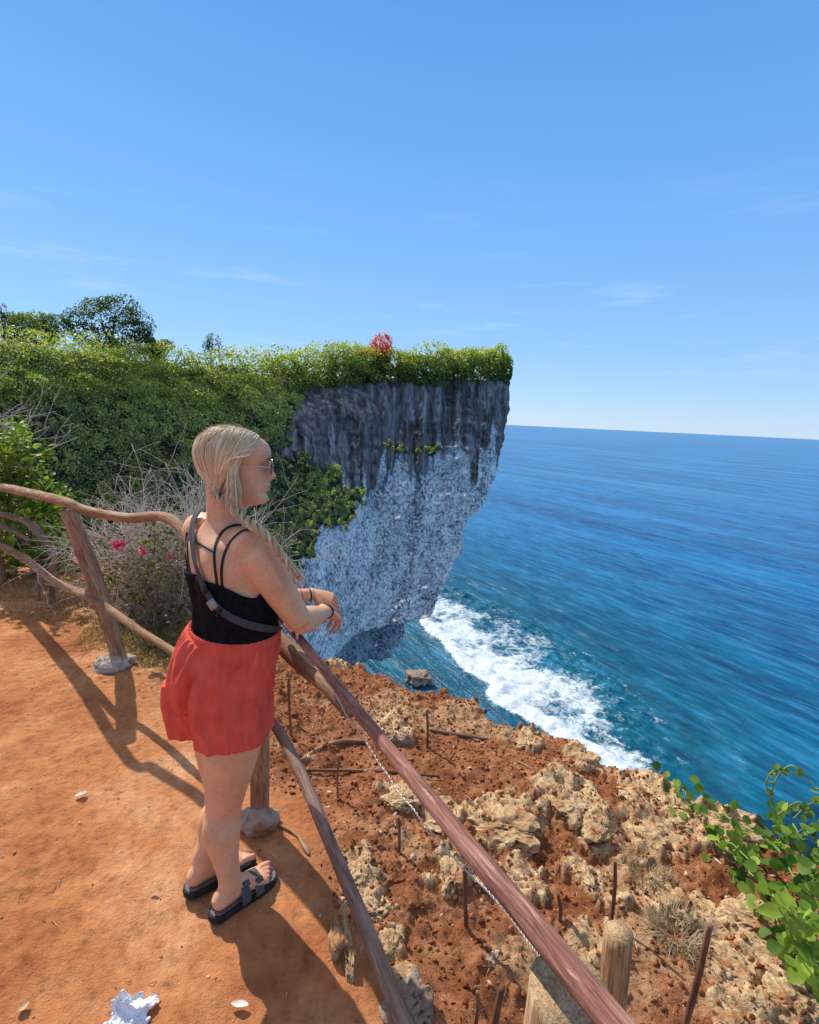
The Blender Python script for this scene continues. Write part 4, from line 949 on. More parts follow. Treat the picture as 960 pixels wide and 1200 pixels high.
# torso as a function of height: centre, half width (a), half depth (b)
TR = np.array([  # px, py, y, a, b
    (258, 838, 1.60, .150, .120), (258, 812, 1.60, .160, .126), (262, 785, 1.60, .160, .126), (270, 760, 1.60, .158, .128), (276, 738, 1.60, .146, .120), (276, 712, 1.60, .146, .116),
    (273, 690, 1.60, .150, .116), (269, 668, 1.60, .154, .112), (265, 648, 1.60, .160, .100), (262, 632, 1.605, .150, .082), (262, 621, 1.61, .105, .062), (263, 611, 1.615, .064, .054), (266, 600, 1.62, .053, .052), (270, 585, 1.625, .051, .052)])
TC = np.array([np.r_[A(*r[:3]), r[3:]] for r in TR]); TCs = cr(TC, 120)
def tor(z): o_ = np.argsort(TCs[:, 2]); return [np.interp(z, TCs[o_, 2], TCs[o_, k]) for k in (0, 1, 3, 4)]
def tor_surf(th, z, inf=0.):
    """th=0 is forward, +90 is the left side"""
    cx, cy, a, b = tor(z); c_ = np.cos(th); s_ = np.sin(th)
    f = b*c_; l = a*s_
    bust = .050*np.exp(-((z-1.155)/.055)**2)*np.exp(-((np.abs(s_)-.48)/.30)**2)*(c_ > 0)*c_
    spine = -.010*np.exp(-(s_/.16)**2)*(c_ < 0)*sst(.9, 1.0, z)*(1-sst(1.25, 1.3, z))
    blade = .008*np.exp(-((np.abs(s_)-.5)/.22)**2)*(c_ < 0)*np.exp(-((z-1.22)/.06)**2)
    f = f+bust-(spine+blade)*np.sign(1)*1.0*(np.where(c_ < 0, 1, 0)); g_ = inf
    f = f+g_*c_; l = l+g_*s_
    return np.stack([cx+f*Fv[0]+l*Lv[0], cy+f*Fv[1]+l*Lv[1], z+0*f], -1)
zz = np.linspace(TC[0, 2], TC[-1, 2], 70); th = np.linspace(0, 2*math.pi, 48, endpoint=False)
ZZ, TT = np.meshgrid(zz, th, indexing='ij'); Vt = tor_surf(TT, ZZ).reshape(-1, 3); Ft = grid_faces(70, 48, True).tolist()
Vt = np.vstack([Vt, Vt[:48].mean(0), Vt[-48:].mean(0)]); nV = len(Vt)
for j in range(48): Ft.append([nV-2, j, (j+1) % 48]); Ft.append([nV-1, 69*48+(j+1) % 48, 69*48+j])
body.add(Vt, Ft)
# shoulders and arms
SR = A(296, 645, 1.505); SL = np.array([-.695, 1.715, SR[2]+.005])
ER = A(352, 729, 1.565); WR = A(382, 716, 1.735)
EL_ = A(312, 704, 1.775); WL = A(366, 696, 1.86)
body.add(*loft(np.c_[[SR-Zv*.004+Lv*.09+[0, 0, .012], SR+Lv*.035+[0, 0, .008], SR], [.050, .058, .057], [.046, .056, .057]], 20, (0, 0, 1), 10, .5))
body.add(*loft(np.c_[[SL-Lv*.09+[0, 0, .012], SL-Lv*.035+[0, 0, .008], SL], [.050, .060, .056], [.046, .058, .056]], 20, (0, 0, 1), 10, .5))
def arm(S, E_, W_, up_, k=1.):
    body.add(*loft(np.c_[[S, S*.7+E_*.3, S*.4+E_*.6, S*.12+E_*.88, E_], np.array([.057, .055, .048, .041, .038])*k, np.array([.057, .056, .049, .041, .038])*k], 20, up_, 20, .8))
    body.add(*loft(np.c_[[E_, E_*.72+W_*.28, E_*.35+W_*.65, W_], np.array([.039, .043, .034, .027])*k, np.array([.040, .042, .030, .021])*k], 20, up_, 20, .6))
arm(SR, ER, WR, (0, .2, 1)); arm(SL, EL_, WL, (0, .2, 1), .93)
nails = []
def hand(W_, d, n_, side, curl, s=1., spread=.12):
    """d: wrist to knuckles, n_: back of the hand, side=+1 puts the thumb towards cross(d,n)"""
    d = nrm(np.array(d)); n_ = nrm(np.array(n_)-d*np.dot(d, n_)); sx = np.cross(d, n_)*side
    K = W_+d*.085*s
    body.add(*loft(np.c_[[W_-d*.02, W_+d*.02*s, W_+d*.055*s, K], np.array([.027, .032, .040, .040])*s, np.array([.020, .018, .016, .013])*s], 20, n_, 14, .5))
    for i, (off, L_, r_) in enumerate([(.0315, .072, .0074), (.0108, .080, .0076), (-.0100, .075, .0073), (-.0295, .060, .0064)]):
        p = K+sx*off*s-d*.012; a = (1.5-i)*spread; dd = nrm(d+sx*a); pts = [p-dd*.02, p]; ang = 0
        for j, (fr, cu) in enumerate(zip((.45, .30, .25), curl)):
            ang += cu*(1+.12*i); v3 = dd*math.cos(ang)-n_*math.sin(ang); p = p+v3*L_*fr*s*1.08; pts.append(p)
        rr = np.array([r_*1.1, r_*1.08, r_, r_*.92, r_*.72])*s
        body.add(*loft(np.c_[pts, rr, rr], 12, sx, 16, .8)); nn = dd*math.sin(ang)+n_*math.cos(ang)
        nails.append((p-v3*.004+nn*r_*s*.62, v3, nn, r_*.62*s))
    p0 = W_+d*.022*s+sx*.022*s; t1 = nrm(d*.75+sx*.75-n_*.25); t2 = nrm(d*.95+sx*.25-n_*.25); t3 = nrm(d+sx*.05-n_*.25)
    pts = [p0-t1*.01, p0+t1*.018*s, p0+t1*.040*s, p0+t1*.040*s+t2*.030*s, p0+t1*.040*s+t2*.030*s+t3*.022*s]; rr = np.array([.014, .014, .0115, .0105, .008])*s
    body.add(*loft(np.c_[pts, rr, rr], 12, n_, 16, .8))
hand(WR, A(393, 722, 1.800)-WR, (.30, -.20, 1), -1, (.50, .50, .40), .94, .16)
hand(WL, A(389, 702, 1.865)-WL, (.35, -.25, .9), 1, (.45, .5, .4), .92, .15)
# legs
HR = A(279, 822, 1.555); HL = A(259, 822, 1.665)
FR0 = atz(249, 1079, 0)+.0*Fv; FL0 = atz(219, 1050, 0)
fR = R(48); fL = R(43)
def fdir(a): return np.array([math.cos(a), math.sin(a), 0]), np.array([-math.sin(a), math.cos(a), 0])
dR, sR_ = fdir(fR); dL, sL_ = fdir(fL)
AR = FR0+dR*.062+[0, 0, .105]; AL = FL0+dL*.062+[0, 0, .105]
KR = A(262, 948, 1.575); KR2 = KR.copy()
def leg(H_, K_, A_, fwd, py_hint=0):
    c1 = H_*.62+K_*.38; c2 = H_*.25+K_*.75; m1 = K_*.72+A_*.28-fwd*.012; m2 = K_*.35+A_*.65-fwd*.006
    body.add(*loft(np.c_[[H_+Zv*.03, H_-Zv*.02, c1, c2, K_, m1, m2, A_+Zv*.02, A_-Zv*.02], [.08, .088, .089, .068, .056, .056, .041, .033, .034], [.085, .094, .094, .073, .060, .062, .044, .037, .038]], 24, fwd, 60, .5))
leg(HR, KR, AR, dR); KL = A(264, 940, 1.69); leg(HL, KL, AL, dL)
toes = []
def foot(O_, d, s_, inner):
    P = lambda x, y, z: O_+d*x+s_*y+Zv*z
    body.add(*loft([np.r_[P(x, y*inner, z), a, b] for x, y, z, a, b in [(.006, 0, .052, .016, .018), (.022, 0, .056, .028, .028), (.055, 0, .068, .031, .040), (.095, .002, .068, .032, .037), (.130, .003, .058, .037, .027), (.165, .004, .050, .043, .019), (.190, .004, .046, .041, .015)]], 20, (0, 0, 1), 30, .5))
    for i, (y, L_, r_) in enumerate([(.030, .052, .0125), (.0125, .046, .0088), (-.003, .041, .0082), (-.018, .034, .0078), (-.032, .026, .0074)]):
        x0 = .182-.004*i
        pts = [P(x0-.02, y*inner*.93, .045), P(x0, y*inner*.96, .047), P(x0+L_*.5, y*inner, .046), P(x0+L_, y*inner*1.0, .040)]
        rr = [r_, r_, r_*1.02, r_*.9]; body.add(*loft(np.c_[pts, rr, rr], 12, (0, 0, 1), 12, .8))
        toes.append((P(x0+L_*1.0, y*inner, .040+r_*.78), d*.9-Zv*.42, d*.42+Zv*.9, r_*.72))
foot(FR0, dR, sR_, 1); foot(FL0, dL, sL_, -1)
# head
Hd = A(275, 542, 1.625); HS = 1.0
hz_ = (lambda a: np.where(a > 0, a*.90, a))(np.array([-.128, -.118, -.108, -.096, -.083, -.070, -.058, -.045, -.030, -.012, .004, .020, .038, .055, .073, .088, .099, .105]))
hf_ = np.array([.070, .096, .104, .104, .098, .104, .104, .102, .100, .097, .096, .104, .107, .105, .096, .079, .052, .015])
hb_ = np.array([.030, .010, -.012, -.03, -.05, -.065, -.075, -.085, -.093, -.099, -.102, -.103, -.101, -.096, -.085, -.068, -.046, -.012])
hw_ = np.array([.018, .034, .044, .051, .056, .060, .063, .066, .069, .072, .074, .076, .077, .076, .071, .060, .044, .014])
def head_pt(th, z, inf=0.):
    f_ = np.interp(z, hz_, hf_); b_ = np.interp(z, hz_, hb_); w_ = np.interp(z, hz_, hw_)
    c_ = np.cos(th); s_ = np.sin(th); mid = (f_+b_)/2+.008; sc_ = np.sign(c_)*np.abs(c_)**.85; ss_ = np.sign(s_)*np.abs(s_)**.92
    x = mid+np.where(c_ > 0, (f_-mid)*sc_, (mid-b_)*sc_); y = w_*ss_
    if inf == 0:
        nose = .019*np.exp(-((z+.033)/.0145)**2)+.015*np.exp(-((z+.018)/.018)**2)+.006*np.exp(-((z-.004)/.012)**2)
        x = x+nose*np.exp(-(y/.0125)**2)*(c_ > 0)
        x = x+.009*np.exp(-((z+.061)/.0055)**2)*np.exp(-(y/.020)**2)*(c_ > 0)+.009*np.exp(-((z+.075)/.0060)**2)*np.exp(-(y/.018)**2)*(c_ > 0)
        x = x-.005*np.exp(-((z+.068)/.003)**2)*np.exp(-(y/.024)**2)*(c_ > 0)
        x = x-.013*np.exp(-((z-.002)/.012)**2)*np.exp(-((np.abs(y)-.032)/.015)**2)*(c_ > 0)
        x = x+.006*np.exp(-((z+.108)/.012)**2)*np.exp(-(y/.02)**2)*(c_ > 0)
        y = y+np.sign(y)*.004*np.exp(-((z+.035)/.025)**2)*np.exp(-((x-.06)/.03)**2)
    x = x+inf*c_; y = y+inf*s_
    return x, y, z
HT = R(-4)   # pitch of the head
def h2w(x, y, z):
    x2 = x*math.cos(HT)-z*math.sin(HT)*0+z*math.sin(-HT)*0; x2 = x*math.cos(HT)+z*math.sin(HT)*-1*0+0*x; z2 = z+x*math.sin(HT); x2 = x-z*math.sin(HT)
    return Hd+HS*(np.asarray(x2)[..., None]*Hf+np.asarray(y)[..., None]*Hl+np.asarray(z2)[..., None]*Zv)
zz = np.linspace(hz_[0], hz_[-1], 110); th = np.linspace(0, 2*math.pi, 120, endpoint=False); ZZ, TT = np.meshgrid(zz, th, indexing='ij')
Vh = h2w(*head_pt(TT, ZZ)).reshape(-1, 3); Fh = grid_faces(110, 120, True).tolist(); Vh = np.vstack([Vh, Vh[:120].mean(0), Vh[-120:].mean(0)]); nV = len(Vh)
for j in range(120): Fh.append([nV-2, j, (j+1) % 120]); Fh.append([nV-1, 109*120+(j+1) % 120, 109*120+j])
body.add(Vh, Fh)
nk0 = A(264, 610, 1.615); nk1 = h2w(np.array(-.030), np.array(0.), np.array(-.05))
body.add(*loft(np.c_[[nk0-Zv*.02, nk0*.5+nk1*.5, nk1], [.056, .050, .052], [.056, .052, .055]], 24, Fv, 14, .3))
# ears
for s_ in (1, -1):
    e0 = h2w(np.array(-.008), np.array(s_*.074), np.array(-.022)); Rm = np.stack([Hf*.93+Hl*s_*.37, Hl*s_*.93-Hf*.37, Zv], 1)
    body.add(*ell(e0, (.018, .007, .030), Rm, 2)); body.add(*ell(e0+Zv*-.022+Hf*.003, (.009, .006, .010), Rm, 2))
def remesh(name, g, mat, vox, smooth, root, lam=.5):
    V_, F_ = g.get(); o_ = mk(name, V_-np.array(root.location), F_, mat); o_.parent = root
    for p_ in o_.data.polygons: p_.use_smooth = True
    m1_ = o_.modifiers.new("r", 'REMESH'); m1_.mode = 'VOXEL'; m1_.voxel_size = vox; m1_.use_smooth_shade = True
    if smooth: m2_ = o_.modifiers.new("s", 'SMOOTH'); m2_.factor = lam; m2_.iterations = smooth
    bpy.context.view_layer.update(); dg = bpy.context.evaluated_depsgraph_get(); me = bpy.data.meshes.new_from_object(o_.evaluated_get(dg))
    o_.modifiers.clear(); old = o_.data; o_.data = me; me.name = name; bpy.data.meshes.remove(old)
    if not me.materials: me.materials.append(mat)
    me.polygons.foreach_set('use_smooth', np.ones(len(me.polygons), bool)); return o_
n = N("skin"); v = n.co(); f1 = n.noise(v, 9, 5, .6); f2 = n.noise(v, 90, 4, .6)
c = n.ramp(f1, [(.3, (.68, .345, .19)), (.7, (.84, .475, .275))]); c = n.mix(.55, c, n.ramp(f2, [(.35, (.86, .78, .74)), (.65, (1.05, 1.03, 1.02))]), 'MULTIPLY'); c = n.mix(n.ramp(n.vor(v, 95), [(.08, .22), (.14, 0)]), c, (.42, .20, .12))
zq = n.n('SeparateXYZ', None, i0=v).outputs[2]
hand_m = n.n('MapRange', None, Value=n.attr('blush'), i1=0., i2=1.).outputs[0]
c = n.mix(n.math('MULTIPLY', hand_m, .75), c, (.70, .25, .15))
M_skin = n.done(n.bsdf(c, .48, n.bump(n.noise(v, 420, 3), .25, .0006), .35, .22))
bo = remesh('body', body, M_skin, .0029, 3, woman, .5)
co = np.empty(len(bo.data.vertices)*3); bo.data.vertices.foreach_get('co', co); co = co.reshape(-1, 3)+np.array(woman.location)
lipc = h2w(np.array(.112), np.array(0.), np.array(-.068))
bl = np.exp(-(np.linalg.norm((co-lipc)*[1, 1, 1.6], axis=1)/.017)**2)*1.2+.35*sst(.30, .36, np.linalg.norm((co-WR)*[1, 1, 1], axis=1)*0+co[:, 0]+.62)*0
bl += .55*(sst(.03, .0, np.linalg.norm(co-(WR+WL)/2-[.06, .02, -.02], axis=1)-.07))+.5*sst(.07, .04, co[:, 2])
a_ = bo.data.attributes.new('blush', 'FLOAT', 'POINT'); a_.data.foreach_set('value', np.clip(bl, 0, 1).astype(np.float32))
vg_ = bo.vertex_groups.new(name='blend'); hdist = np.minimum(np.linalg.norm(co-WR, axis=1), np.linalg.norm(co-WL, axis=1)); wgt_ = sst(1.36, 1.32, co[:, 2])*sst(.10, .14, co[:, 2])*sst(.03, .08, hdist)*(1-(hdist < .16)*sst(0, .02, (co-WR)@nrm(WR-ER)))
for W_, E_ in ((WR+nrm(A(393, 722, 1.800)-WR)*.095, 0), (WL+nrm(A(389, 702, 1.865)-WL)*.095, 0)): wgt_ = wgt_*sst(.12, .14, np.linalg.norm(co-W_, axis=1))
for lv in (1., .5):
    idx = np.where(wgt_ >= (.99 if lv == 1 else .3))[0]; vg_.add(idx.tolist(), lv, 'REPLACE')
sm_ = bo.modifiers.new('s2', 'SMOOTH'); sm_.factor = .5; sm_.iterations = 22; sm_.vertex_group = 'blend'
bpy.context.view_layer.update(); me_ = bpy.data.meshes.new_from_object(bo.evaluated_get(bpy.context.evaluated_depsgraph_get())); bo.modifiers.clear(); bo.data = me_; me_.name = 'body'
me_.vertices.foreach_get('co', (cc0 := np.empty(len(me_.vertices)*3))); co = cc0.reshape(-1, 3)+np.array(woman.location)
nrm_ = np.empty(len(me_.vertices)*3); me_.vertices.foreach_get('normal', nrm_); nrm_ = nrm_.reshape(-1, 3)
sink = sst(.965, .93, co[:, 2])*sst(.64, .70, co[:, 2])*(np.minimum(np.linalg.norm(co-WR, axis=1), np.linalg.norm(co-WL, axis=1)) > .24)*(np.linalg.norm(co-ER, axis=1) > .08); bvh = BVHTree.FromPolygons(co.tolist(), [tuple(p.vertices) for p in bo.data.polygons])
co2 = co-nrm_*(.042*sink)[:, None]-np.array(woman.location); me_.vertices.foreach_set('co', co2.ravel()); me_.update()
# nails
M_nail = simple("pink_nail_polish", (.75, .08, .22), .2, .5, .1)
for i, (p, t_, n_, r_) in enumerate(nails+toes):
    Rm = np.stack([nrm(np.cross(n_, t_)), nrm(t_), nrm(n_)], 1)
    part('nail', ell(p-n_*r_*.12, (r_*.85, r_*1.0, r_*.22), Rm, 2), M_nail, woman, bo)
# eyes, brows and glasses
M_eye = simple("eye_white", (.45, .40, .38), .2, .5, .05); M_iris = simple("iris", (.10, .16, .20), .2, .5)
for s_ in (1, -1):
    e = h2w(np.array(.071), np.array(s_*.031), np.array(.001)); eo = part('eye', ell(e, (.0115,)*3, None, 3), M_eye, woman, bo)
    part('iris', ell(e+Hf*.0075, (.005,)*3, None, 2), M_iris, woman, bo)
    bp_ = [h2w(np.array(x), np.array(s_*y), np.array(z)) for x, y, z in [(.104, .012, .020), (.101, .030, .025), (.086, .046, .020)]]
    part('eyebrow', tube(bp_, [.0025, .0028, .0012], 6, 8), simple("brow_hair", (.20, .12, .07), .8), woman, bo)
M_gold = simple("gold_wire", (.72, .50, .36), .25, .5, .1, 30, .0002, .9)
n = N("tinted_lens"); M_lens = n.done(n.n('MixShader', None, i0=.50, i1=n.bsdf((.16, .06, .07), .08, None, .6), i2=n.n('BsdfTransparent', None, Color=(.75, .50, .52)).outputs[0]).outputs[0])
gl = G(); glass_root = None
rims = []
for s_ in (1, -1):
    cc_ = h2w(np.array(.110), np.array(s_*.033), np.array(-.006)); q_ = nrm(Hf+Hl*s_*.18); r_s = nrm(np.cross(Zv, q_)); ang = np.linspace(0, 2*math.pi, 41)
    ring = cc_+(r_s*np.cos(ang)[:, None]*.0265)+(Zv*np.sin(ang)[:, None]*.0235)+0
    gl.add(*tube(ring, .0013, 6)); rims.append((cc_, r_s, ring))
    hp = ring[0] if np.dot(ring[0]-Hd, Hl)*s_ > np.dot(ring[20]-Hd, Hl)*s_ else ring[20]
    gl.add(*tube(np.array([hp, h2w(np.array(.096), np.array(s_*.070), np.array(.002)), h2w(np.array(.04), np.array(s_*.080), np.array(-.002)), h2w(np.array(-.01), np.array(s_*.082), np.array(-.006))]), .0012, 6, 16))
gl.add(*tube(np.array([h2w(np.array(.112), np.array(.009), np.array(-.001)), h2w(np.array(.117), np.array(0.), np.array(.003)), h2w(np.array(.112), np.array(-.009), np.array(-.001))]), .0013, 6, 8))
sg = tag(mk('sunglasses', gl.get()[0], gl.get()[1], M_gold), 'thin gold rimmed round sunglasses worn by the woman', 'sunglasses')
for cc_, r_s, ring in rims:
    V_ = np.vstack([cc_+nrm(np.cross(r_s, Zv))*0, ring[:-1]]); F_ = [[0, 1+i, 1+(i+1) % 40] for i in range(40)]
    o_ = mk('lens', V_, F_, M_lens); o_.parent = sg

# --- hair
n = N("blonde_hair"); t0 = n.attr('tint', 'Color'); v = n.co()
c = n.mix(.4, t0, n.ramp(n.noise(n.n('Mapping', None, Vector=n.attr('grain', 'Vector'), Scale=(900, 900, 30)).outputs[0], 1., 3), [(.3, (.72, .70, .68)), (.7, (1.15, 1.14, 1.12))]), 'MULTIPLY')
M_hair = n.done(n.bsdf(c, .42, None, .45))
hg = G(); TIE = A(253, 579, 1.555)
def headdir(az, el): return np.array([math.cos(el)*math.cos(az), math.cos(el)*math.sin(az), math.sin(el)])
# skull surface in head space, by ray from an inner centre
HCtr = np.array([-.002, 0, .020])
def skull(u, off):
    """ellipsoid-like shell radius along unit u"""
    rx = np.where(u[..., 0] > 0, .104, .100); ry = .0775; rz = np.where(u[..., 2] > 0, .075, .108)
    rr = 1/np.sqrt((u[..., 0]/rx)**2+(u[..., 1]/ry)**2+(u[..., 2]/rz)**2)
    return HCtr+u*(rr+off)[..., None]
tie_h = TIE-Hd; tie_l = np.array([tie_h@Hf, tie_h@Hl, tie_h@Zv])+[.012*0, 0, 0]
u1 = nrm(tie_l-HCtr); base_blonde = [(.50, .33, .16), (.70, .51, .28), (.86, .69, .44), (.60, .42, .22), (.95, .83, .60)]
def slerp(a, b, t):
    w_ = math.acos(np.clip(a@b, -.99999, .99999)); return (np.sin((1-t)*w_)[:, None]*a+np.sin(t*w_)[:, None]*b)/math.sin(w_)
def strand(u0, off0, puff, r, col, mid=None, uend=u1):
    t = np.linspace(0, 1, 16)
    if mid is None: U = slerp(u0, uend, t)
    else: U = nrm(cr(np.array([u0, mid, uend]), 16))
    off = off0+puff*np.sin(np.pi*t**.8)*(1-.25*t)+.0007*np.sin(t*rng.uniform(4, 9)+rng.uniform(0, 6))
    P = skull(U, off); k_ = sst(.80, 1, t)[:, None]; P = P*(1-k_)+(tie_l+rng.normal(size=3)*.005)*k_
    Pw = h2w(P[:, 0], P[:, 1], P[:, 2]) ; Pw = Pw*(1-k_)+(TIE+(rng.normal(size=3)*.005))*k_
    hg.add(*tube(Pw, r*(1-.35*t), 5, None, 0, 0, .3), np.array(col)*rng.uniform(.85, 1.12))
def pick(): return base_blonde[rng.choice(5, p=[.14, .30, .26, .18, .12])]
# inner cap so that no scalp shows
cap = G(); uu, vv = np.meshgrid(np.linspace(0, 2*math.pi, 49)[:-1], np.linspace(-.75, math.pi/2, 26), indexing='ij')
Ud = np.stack([np.cos(vv)*np.cos(uu), np.cos(vv)*np.sin(uu), np.sin(vv)], -1)
keep = lambda U: (U[..., 2]*.95-U[..., 0]*.72) > -.12
Pc = skull(Ud, np.where(keep(Ud), .0085, -.03)); Pw = h2w(Pc[..., 0], Pc[..., 1], Pc[..., 2]).reshape(-1, 3)
Fc = []
for i in range(48):
    for j in range(25):
        if keep(Ud[i, j]): Fc.append([i*26+j, ((i+1) % 48)*26+j, ((i+1) % 48)*26+j+1, i*26+j+1])
hg.add(Pw, Fc, (.55, .39, .22))
for i in range(4200):
    # roots: the hairline in front, the parting on top, and the back of the head
    m_ = rng.uniform()
    if m_ < .45:      # parting from forehead to crown (slightly to the left)
        el = rng.uniform(R(46), R(115)); side = -1 if rng.uniform() < .72 else 1
        u0 = nrm(np.array([math.cos(el)*1.0, side*.03+.06, math.sin(el)]))
        mid = nrm(np.array([math.cos(el)*.75-.15-.25*rng.uniform(), side*rng.uniform(.55, 1.05), .30+.25*rng.uniform()-.25*abs(math.cos(el))]))
    elif m_ < .72:    # right temple and over the ear
        a = rng.uniform(0, 1); side = -1 if rng.uniform() < .8 else 1
        u0 = nrm(np.array([.92-.34*a, side*(.25+.75*a), .70-.60*a]))
        mid = nrm(np.array([.18-.35*a, side*1.0, .12-.25*a+.1*rng.uniform()]))
    else:             # back of the crown
        u0 = nrm(np.array([rng.uniform(-.7, .1), rng.uniform(-.5, .9), 1.0])); mid = nrm(u0*.5+u1*.5+np.array([-.45, rng.uniform(-.2, .3), .15]))
    strand(u0, .007+.003*rng.uniform(), .002+.009*rng.uniform()+(.003 if m_ > .72 else 0), rng.uniform(.0007, .0014), pick(), mid)
# locks that run from above the ear into the braid
BR = cr(np.array([A(253, 579, 1.555), A(264, 588, 1.543), A(276, 598, 1.530), A(289, 611, 1.505), A(304, 620, 1.470), A(319, 636, 1.470), A(332, 653, 1.478), A(343, 667, 1.485), A(352, 677, 1.488)]), 120)
for i in range(520):
    a = rng.uniform(0, 1); u0 = nrm(np.array([.45-.5*a, -1.0, .25-.1*a])); p0 = skull(u0, np.array(.012)); p0 = h2w(p0[0], p0[1], p0[2])
    u2 = nrm(np.array([.22-.30*a, -1.0, -.32])); p1_ = skull(u2, np.array(.016)); p1_ = h2w(p1_[0], p1_[1], p1_[2])
    e = BR[int(rng.uniform(14, 34))]+rng.normal(size=3)*.006; p2_ = p1_*.45+e*.55+[0.004, -.006, 0]+rng.normal(size=3)*.003
    hg.add(*tube(cr(np.array([p0, p1_, p2_, e]), 14), np.linspace(.0011, .0008, 14), 4), np.array(pick())*rng.uniform(.75, 1.05))
tb_ = np.linspace(0, 1, 120); Tt_ = nrm(np.gradient(BR, axis=0)); a1_ = nrm(np.cross(Tt_, Zv)); a2_ = np.cross(Tt_, a1_)
rad = np.interp(tb_, [0, .08, .3, .7, .88, 1], [.009, .013, .0145, .0115, .010, .012])
for q_ in range(3):
    ph_ = tb_*2*math.pi*5.5+q_*2*math.pi/3; cen = BR+(a1_*np.cos(ph_)[:, None]+a2_*np.sin(ph_)[:, None]*.8)*(rad*.78)[:, None]
    for j in range(60):
        ja, jr = rng.uniform(0, 6.28), math.sqrt(rng.uniform())*.75
        off = (a1_*math.cos(ja)+a2_*math.sin(ja))*(rad*jr*.72)[:, None]
        Ps = (cen+off)[:int(rng.uniform(108, 120))]; hg.add(*tube(Ps, np.linspace(.0015, .0010, len(Ps)), 4), np.array(pick())*rng.uniform(.7, 1.05))
for j in range(70):    # loose tail
    s_ = BR[int(rng.uniform(92, 112))]; e = A(352+rng.normal()*4, 680+rng.normal()*4, 1.486+rng.normal()*.01); mdl = (s_+e)/2+rng.normal(size=3)*.006
    hg.add(*tube(cr(np.array([s_, mdl, e]), 8), np.linspace(.0016, .0005, 8), 4), np.array(pick())*rng.uniform(.9, 1.15))
for j in range(170):    # flyaways
    u0 = nrm(rng.normal(size=3)*[.4, .6, .4]+[-.5, -.3, 1.0]); p = skull(nrm(np.stack([u0, nrm(u0+[-.2, 0, 0]), nrm(u0+[-.42, -.03, -.05])])), np.array([.014, .020, .022+.006*rng.uniform()]))
    hg.add(*tube(cr(h2w(p[:, 0], p[:, 1], p[:, 2]), 8)+rng.normal(size=3)*.002, .0003, 3), (.7, .58, .42))
hv, hf = hg.get(); ho = part('hair', (hv, hf), M_hair, woman, colors=hg.cols())
g_ = ho.data.attributes.new('grain', 'FLOAT_VECTOR', 'POINT'); g_.data.foreach_set('vector', (hv-np.array(woman.location)).astype(np.float32).ravel())
tg = TIE+(BR[4]-BR[0])*.5; part('hair_tie', loft(np.c_[[TIE+(BR[6]-BR[0])*q_ for q_ in (.3, .8, 1.3)], [.0105]*3, [.0105]*3], 14, (0, 0, 1), 6, .1), simple("hair_tie", (.05, .035, .03), .7), woman, ho)

# --- clothes
n = N("black_rib_cotton"); v = n.co(); M_black = n.done(n.bsdf(n.ramp(n.noise(v, 60, 5), [(.3, (.004, .004, .005)), (.7, (.011, .011, .012))]), .85, n.bump(n.noise(v, 16, 3), .4, .008), .08))
thn = 96; th = np.linspace(0, 2*math.pi, thn, endpoint=False)
s_, c_ = np.sin(th), np.cos(th)
ze = 1.150+0*th; ze = np.where(c_ < 0, 1.172-.050*np.clip(-s_, 0, 1)**5+.0*c_-.020*np.clip(s_, 0, 1)**3, np.where(s_ < 0, 1.122, 1.152)+.07*np.clip(c_, 0, 1)**.8)
zb = TC[4, 2]-.012; tt = np.linspace(0, 1, 44)
Zg = zb+(ze[None]-zb)*tt[:, None]; fold = .0022*fbm(np.stack([np.cos(th)[None]*3+0*Zg, np.sin(th)[None]*3+0*Zg, Zg*26], -1), 3, 91)
Vc = tor_surf(th[None]+0*Zg, Zg, .0085+fold); inner_ = tor_surf(th, ze, .001)
Vc = np.concatenate([Vc, Vc[-1:]*.3+inner_[None]*.7+[0, 0, .001]], 0)
part('top', (Vc.reshape(-1, 3), grid_faces(45, thn, True)), M_black, woman)
def hit(px, py, off):
    d = nrm(ray(px, py)); r_ = bvh.ray_cast(Vector(CAM), Vector(d))
    if r_[0] is None: return None
    nn = np.array(r_[1]); nn = nn if nn@d < 0 else -nn
    return np.array(r_[0])+nn*off, nn
def ribbon(name, pl_, w_, off, mat, parent=None, th_=.0015, m_=60, ends=None):
    q_ = cr(np.array(pl_, float), 26); P = []; Nn = []
    for x, y in q_:
        h_ = hit(x, y, off)
        if h_: P.append(h_[0]); Nn.append(h_[1])
    P = np.array(P); Nn = np.array(Nn)
    for _ in range(3): P[1:-1] = (P[:-2]+2*P[1:-1]+P[2:])/4; Nn[1:-1] = nrm(Nn[:-2]+2*Nn[1:-1]+Nn[2:])
    if ends == 'front':
        e = P[-1]; cx0, cy0 = tor(e[2])[:2]; a0 = math.atan2((e[:2]-[cx0, cy0])@Lv[:2]/.15, (e[:2]-[cx0, cy0])@Fv[:2]/.12); a0 = a0 if a0 < 0 else -math.pi
        sl = (P[-1]-P[-8])[2]/max(1e-6, np.linalg.norm(P[-1]-P[-8])); ends = [tor_surf(np.array(a0+q_), np.array(e[2]+sl*.13*q_*.8), off) for q_ in (.3, .6, 1.0, 1.5)]
    if ends is not None: P = np.vstack([P, ends]); Nn = np.vstack([Nn, np.repeat(Nn[-1:], len(ends), 0)])
    Pn = cr(np.hstack([P, Nn]), m_); P, Nn = Pn[:, :3], nrm(Pn[:, 3:]); T = nrm(np.gradient(P, axis=0)); S = nrm(np.cross(Nn, T))
    V = np.stack([P-S*w_/2, P+Nn*th_-S*w_/2*.9, P+Nn*th_+S*w_/2*.9, P+S*w_/2, P-Nn*.002], 1).reshape(-1, 3)
    return part(name, (V, grid_faces(len(P), 5, True)), mat, woman, parent, False)
M_strap = simple("black_strap", (.012, .012, .014), .6, .3, .2)
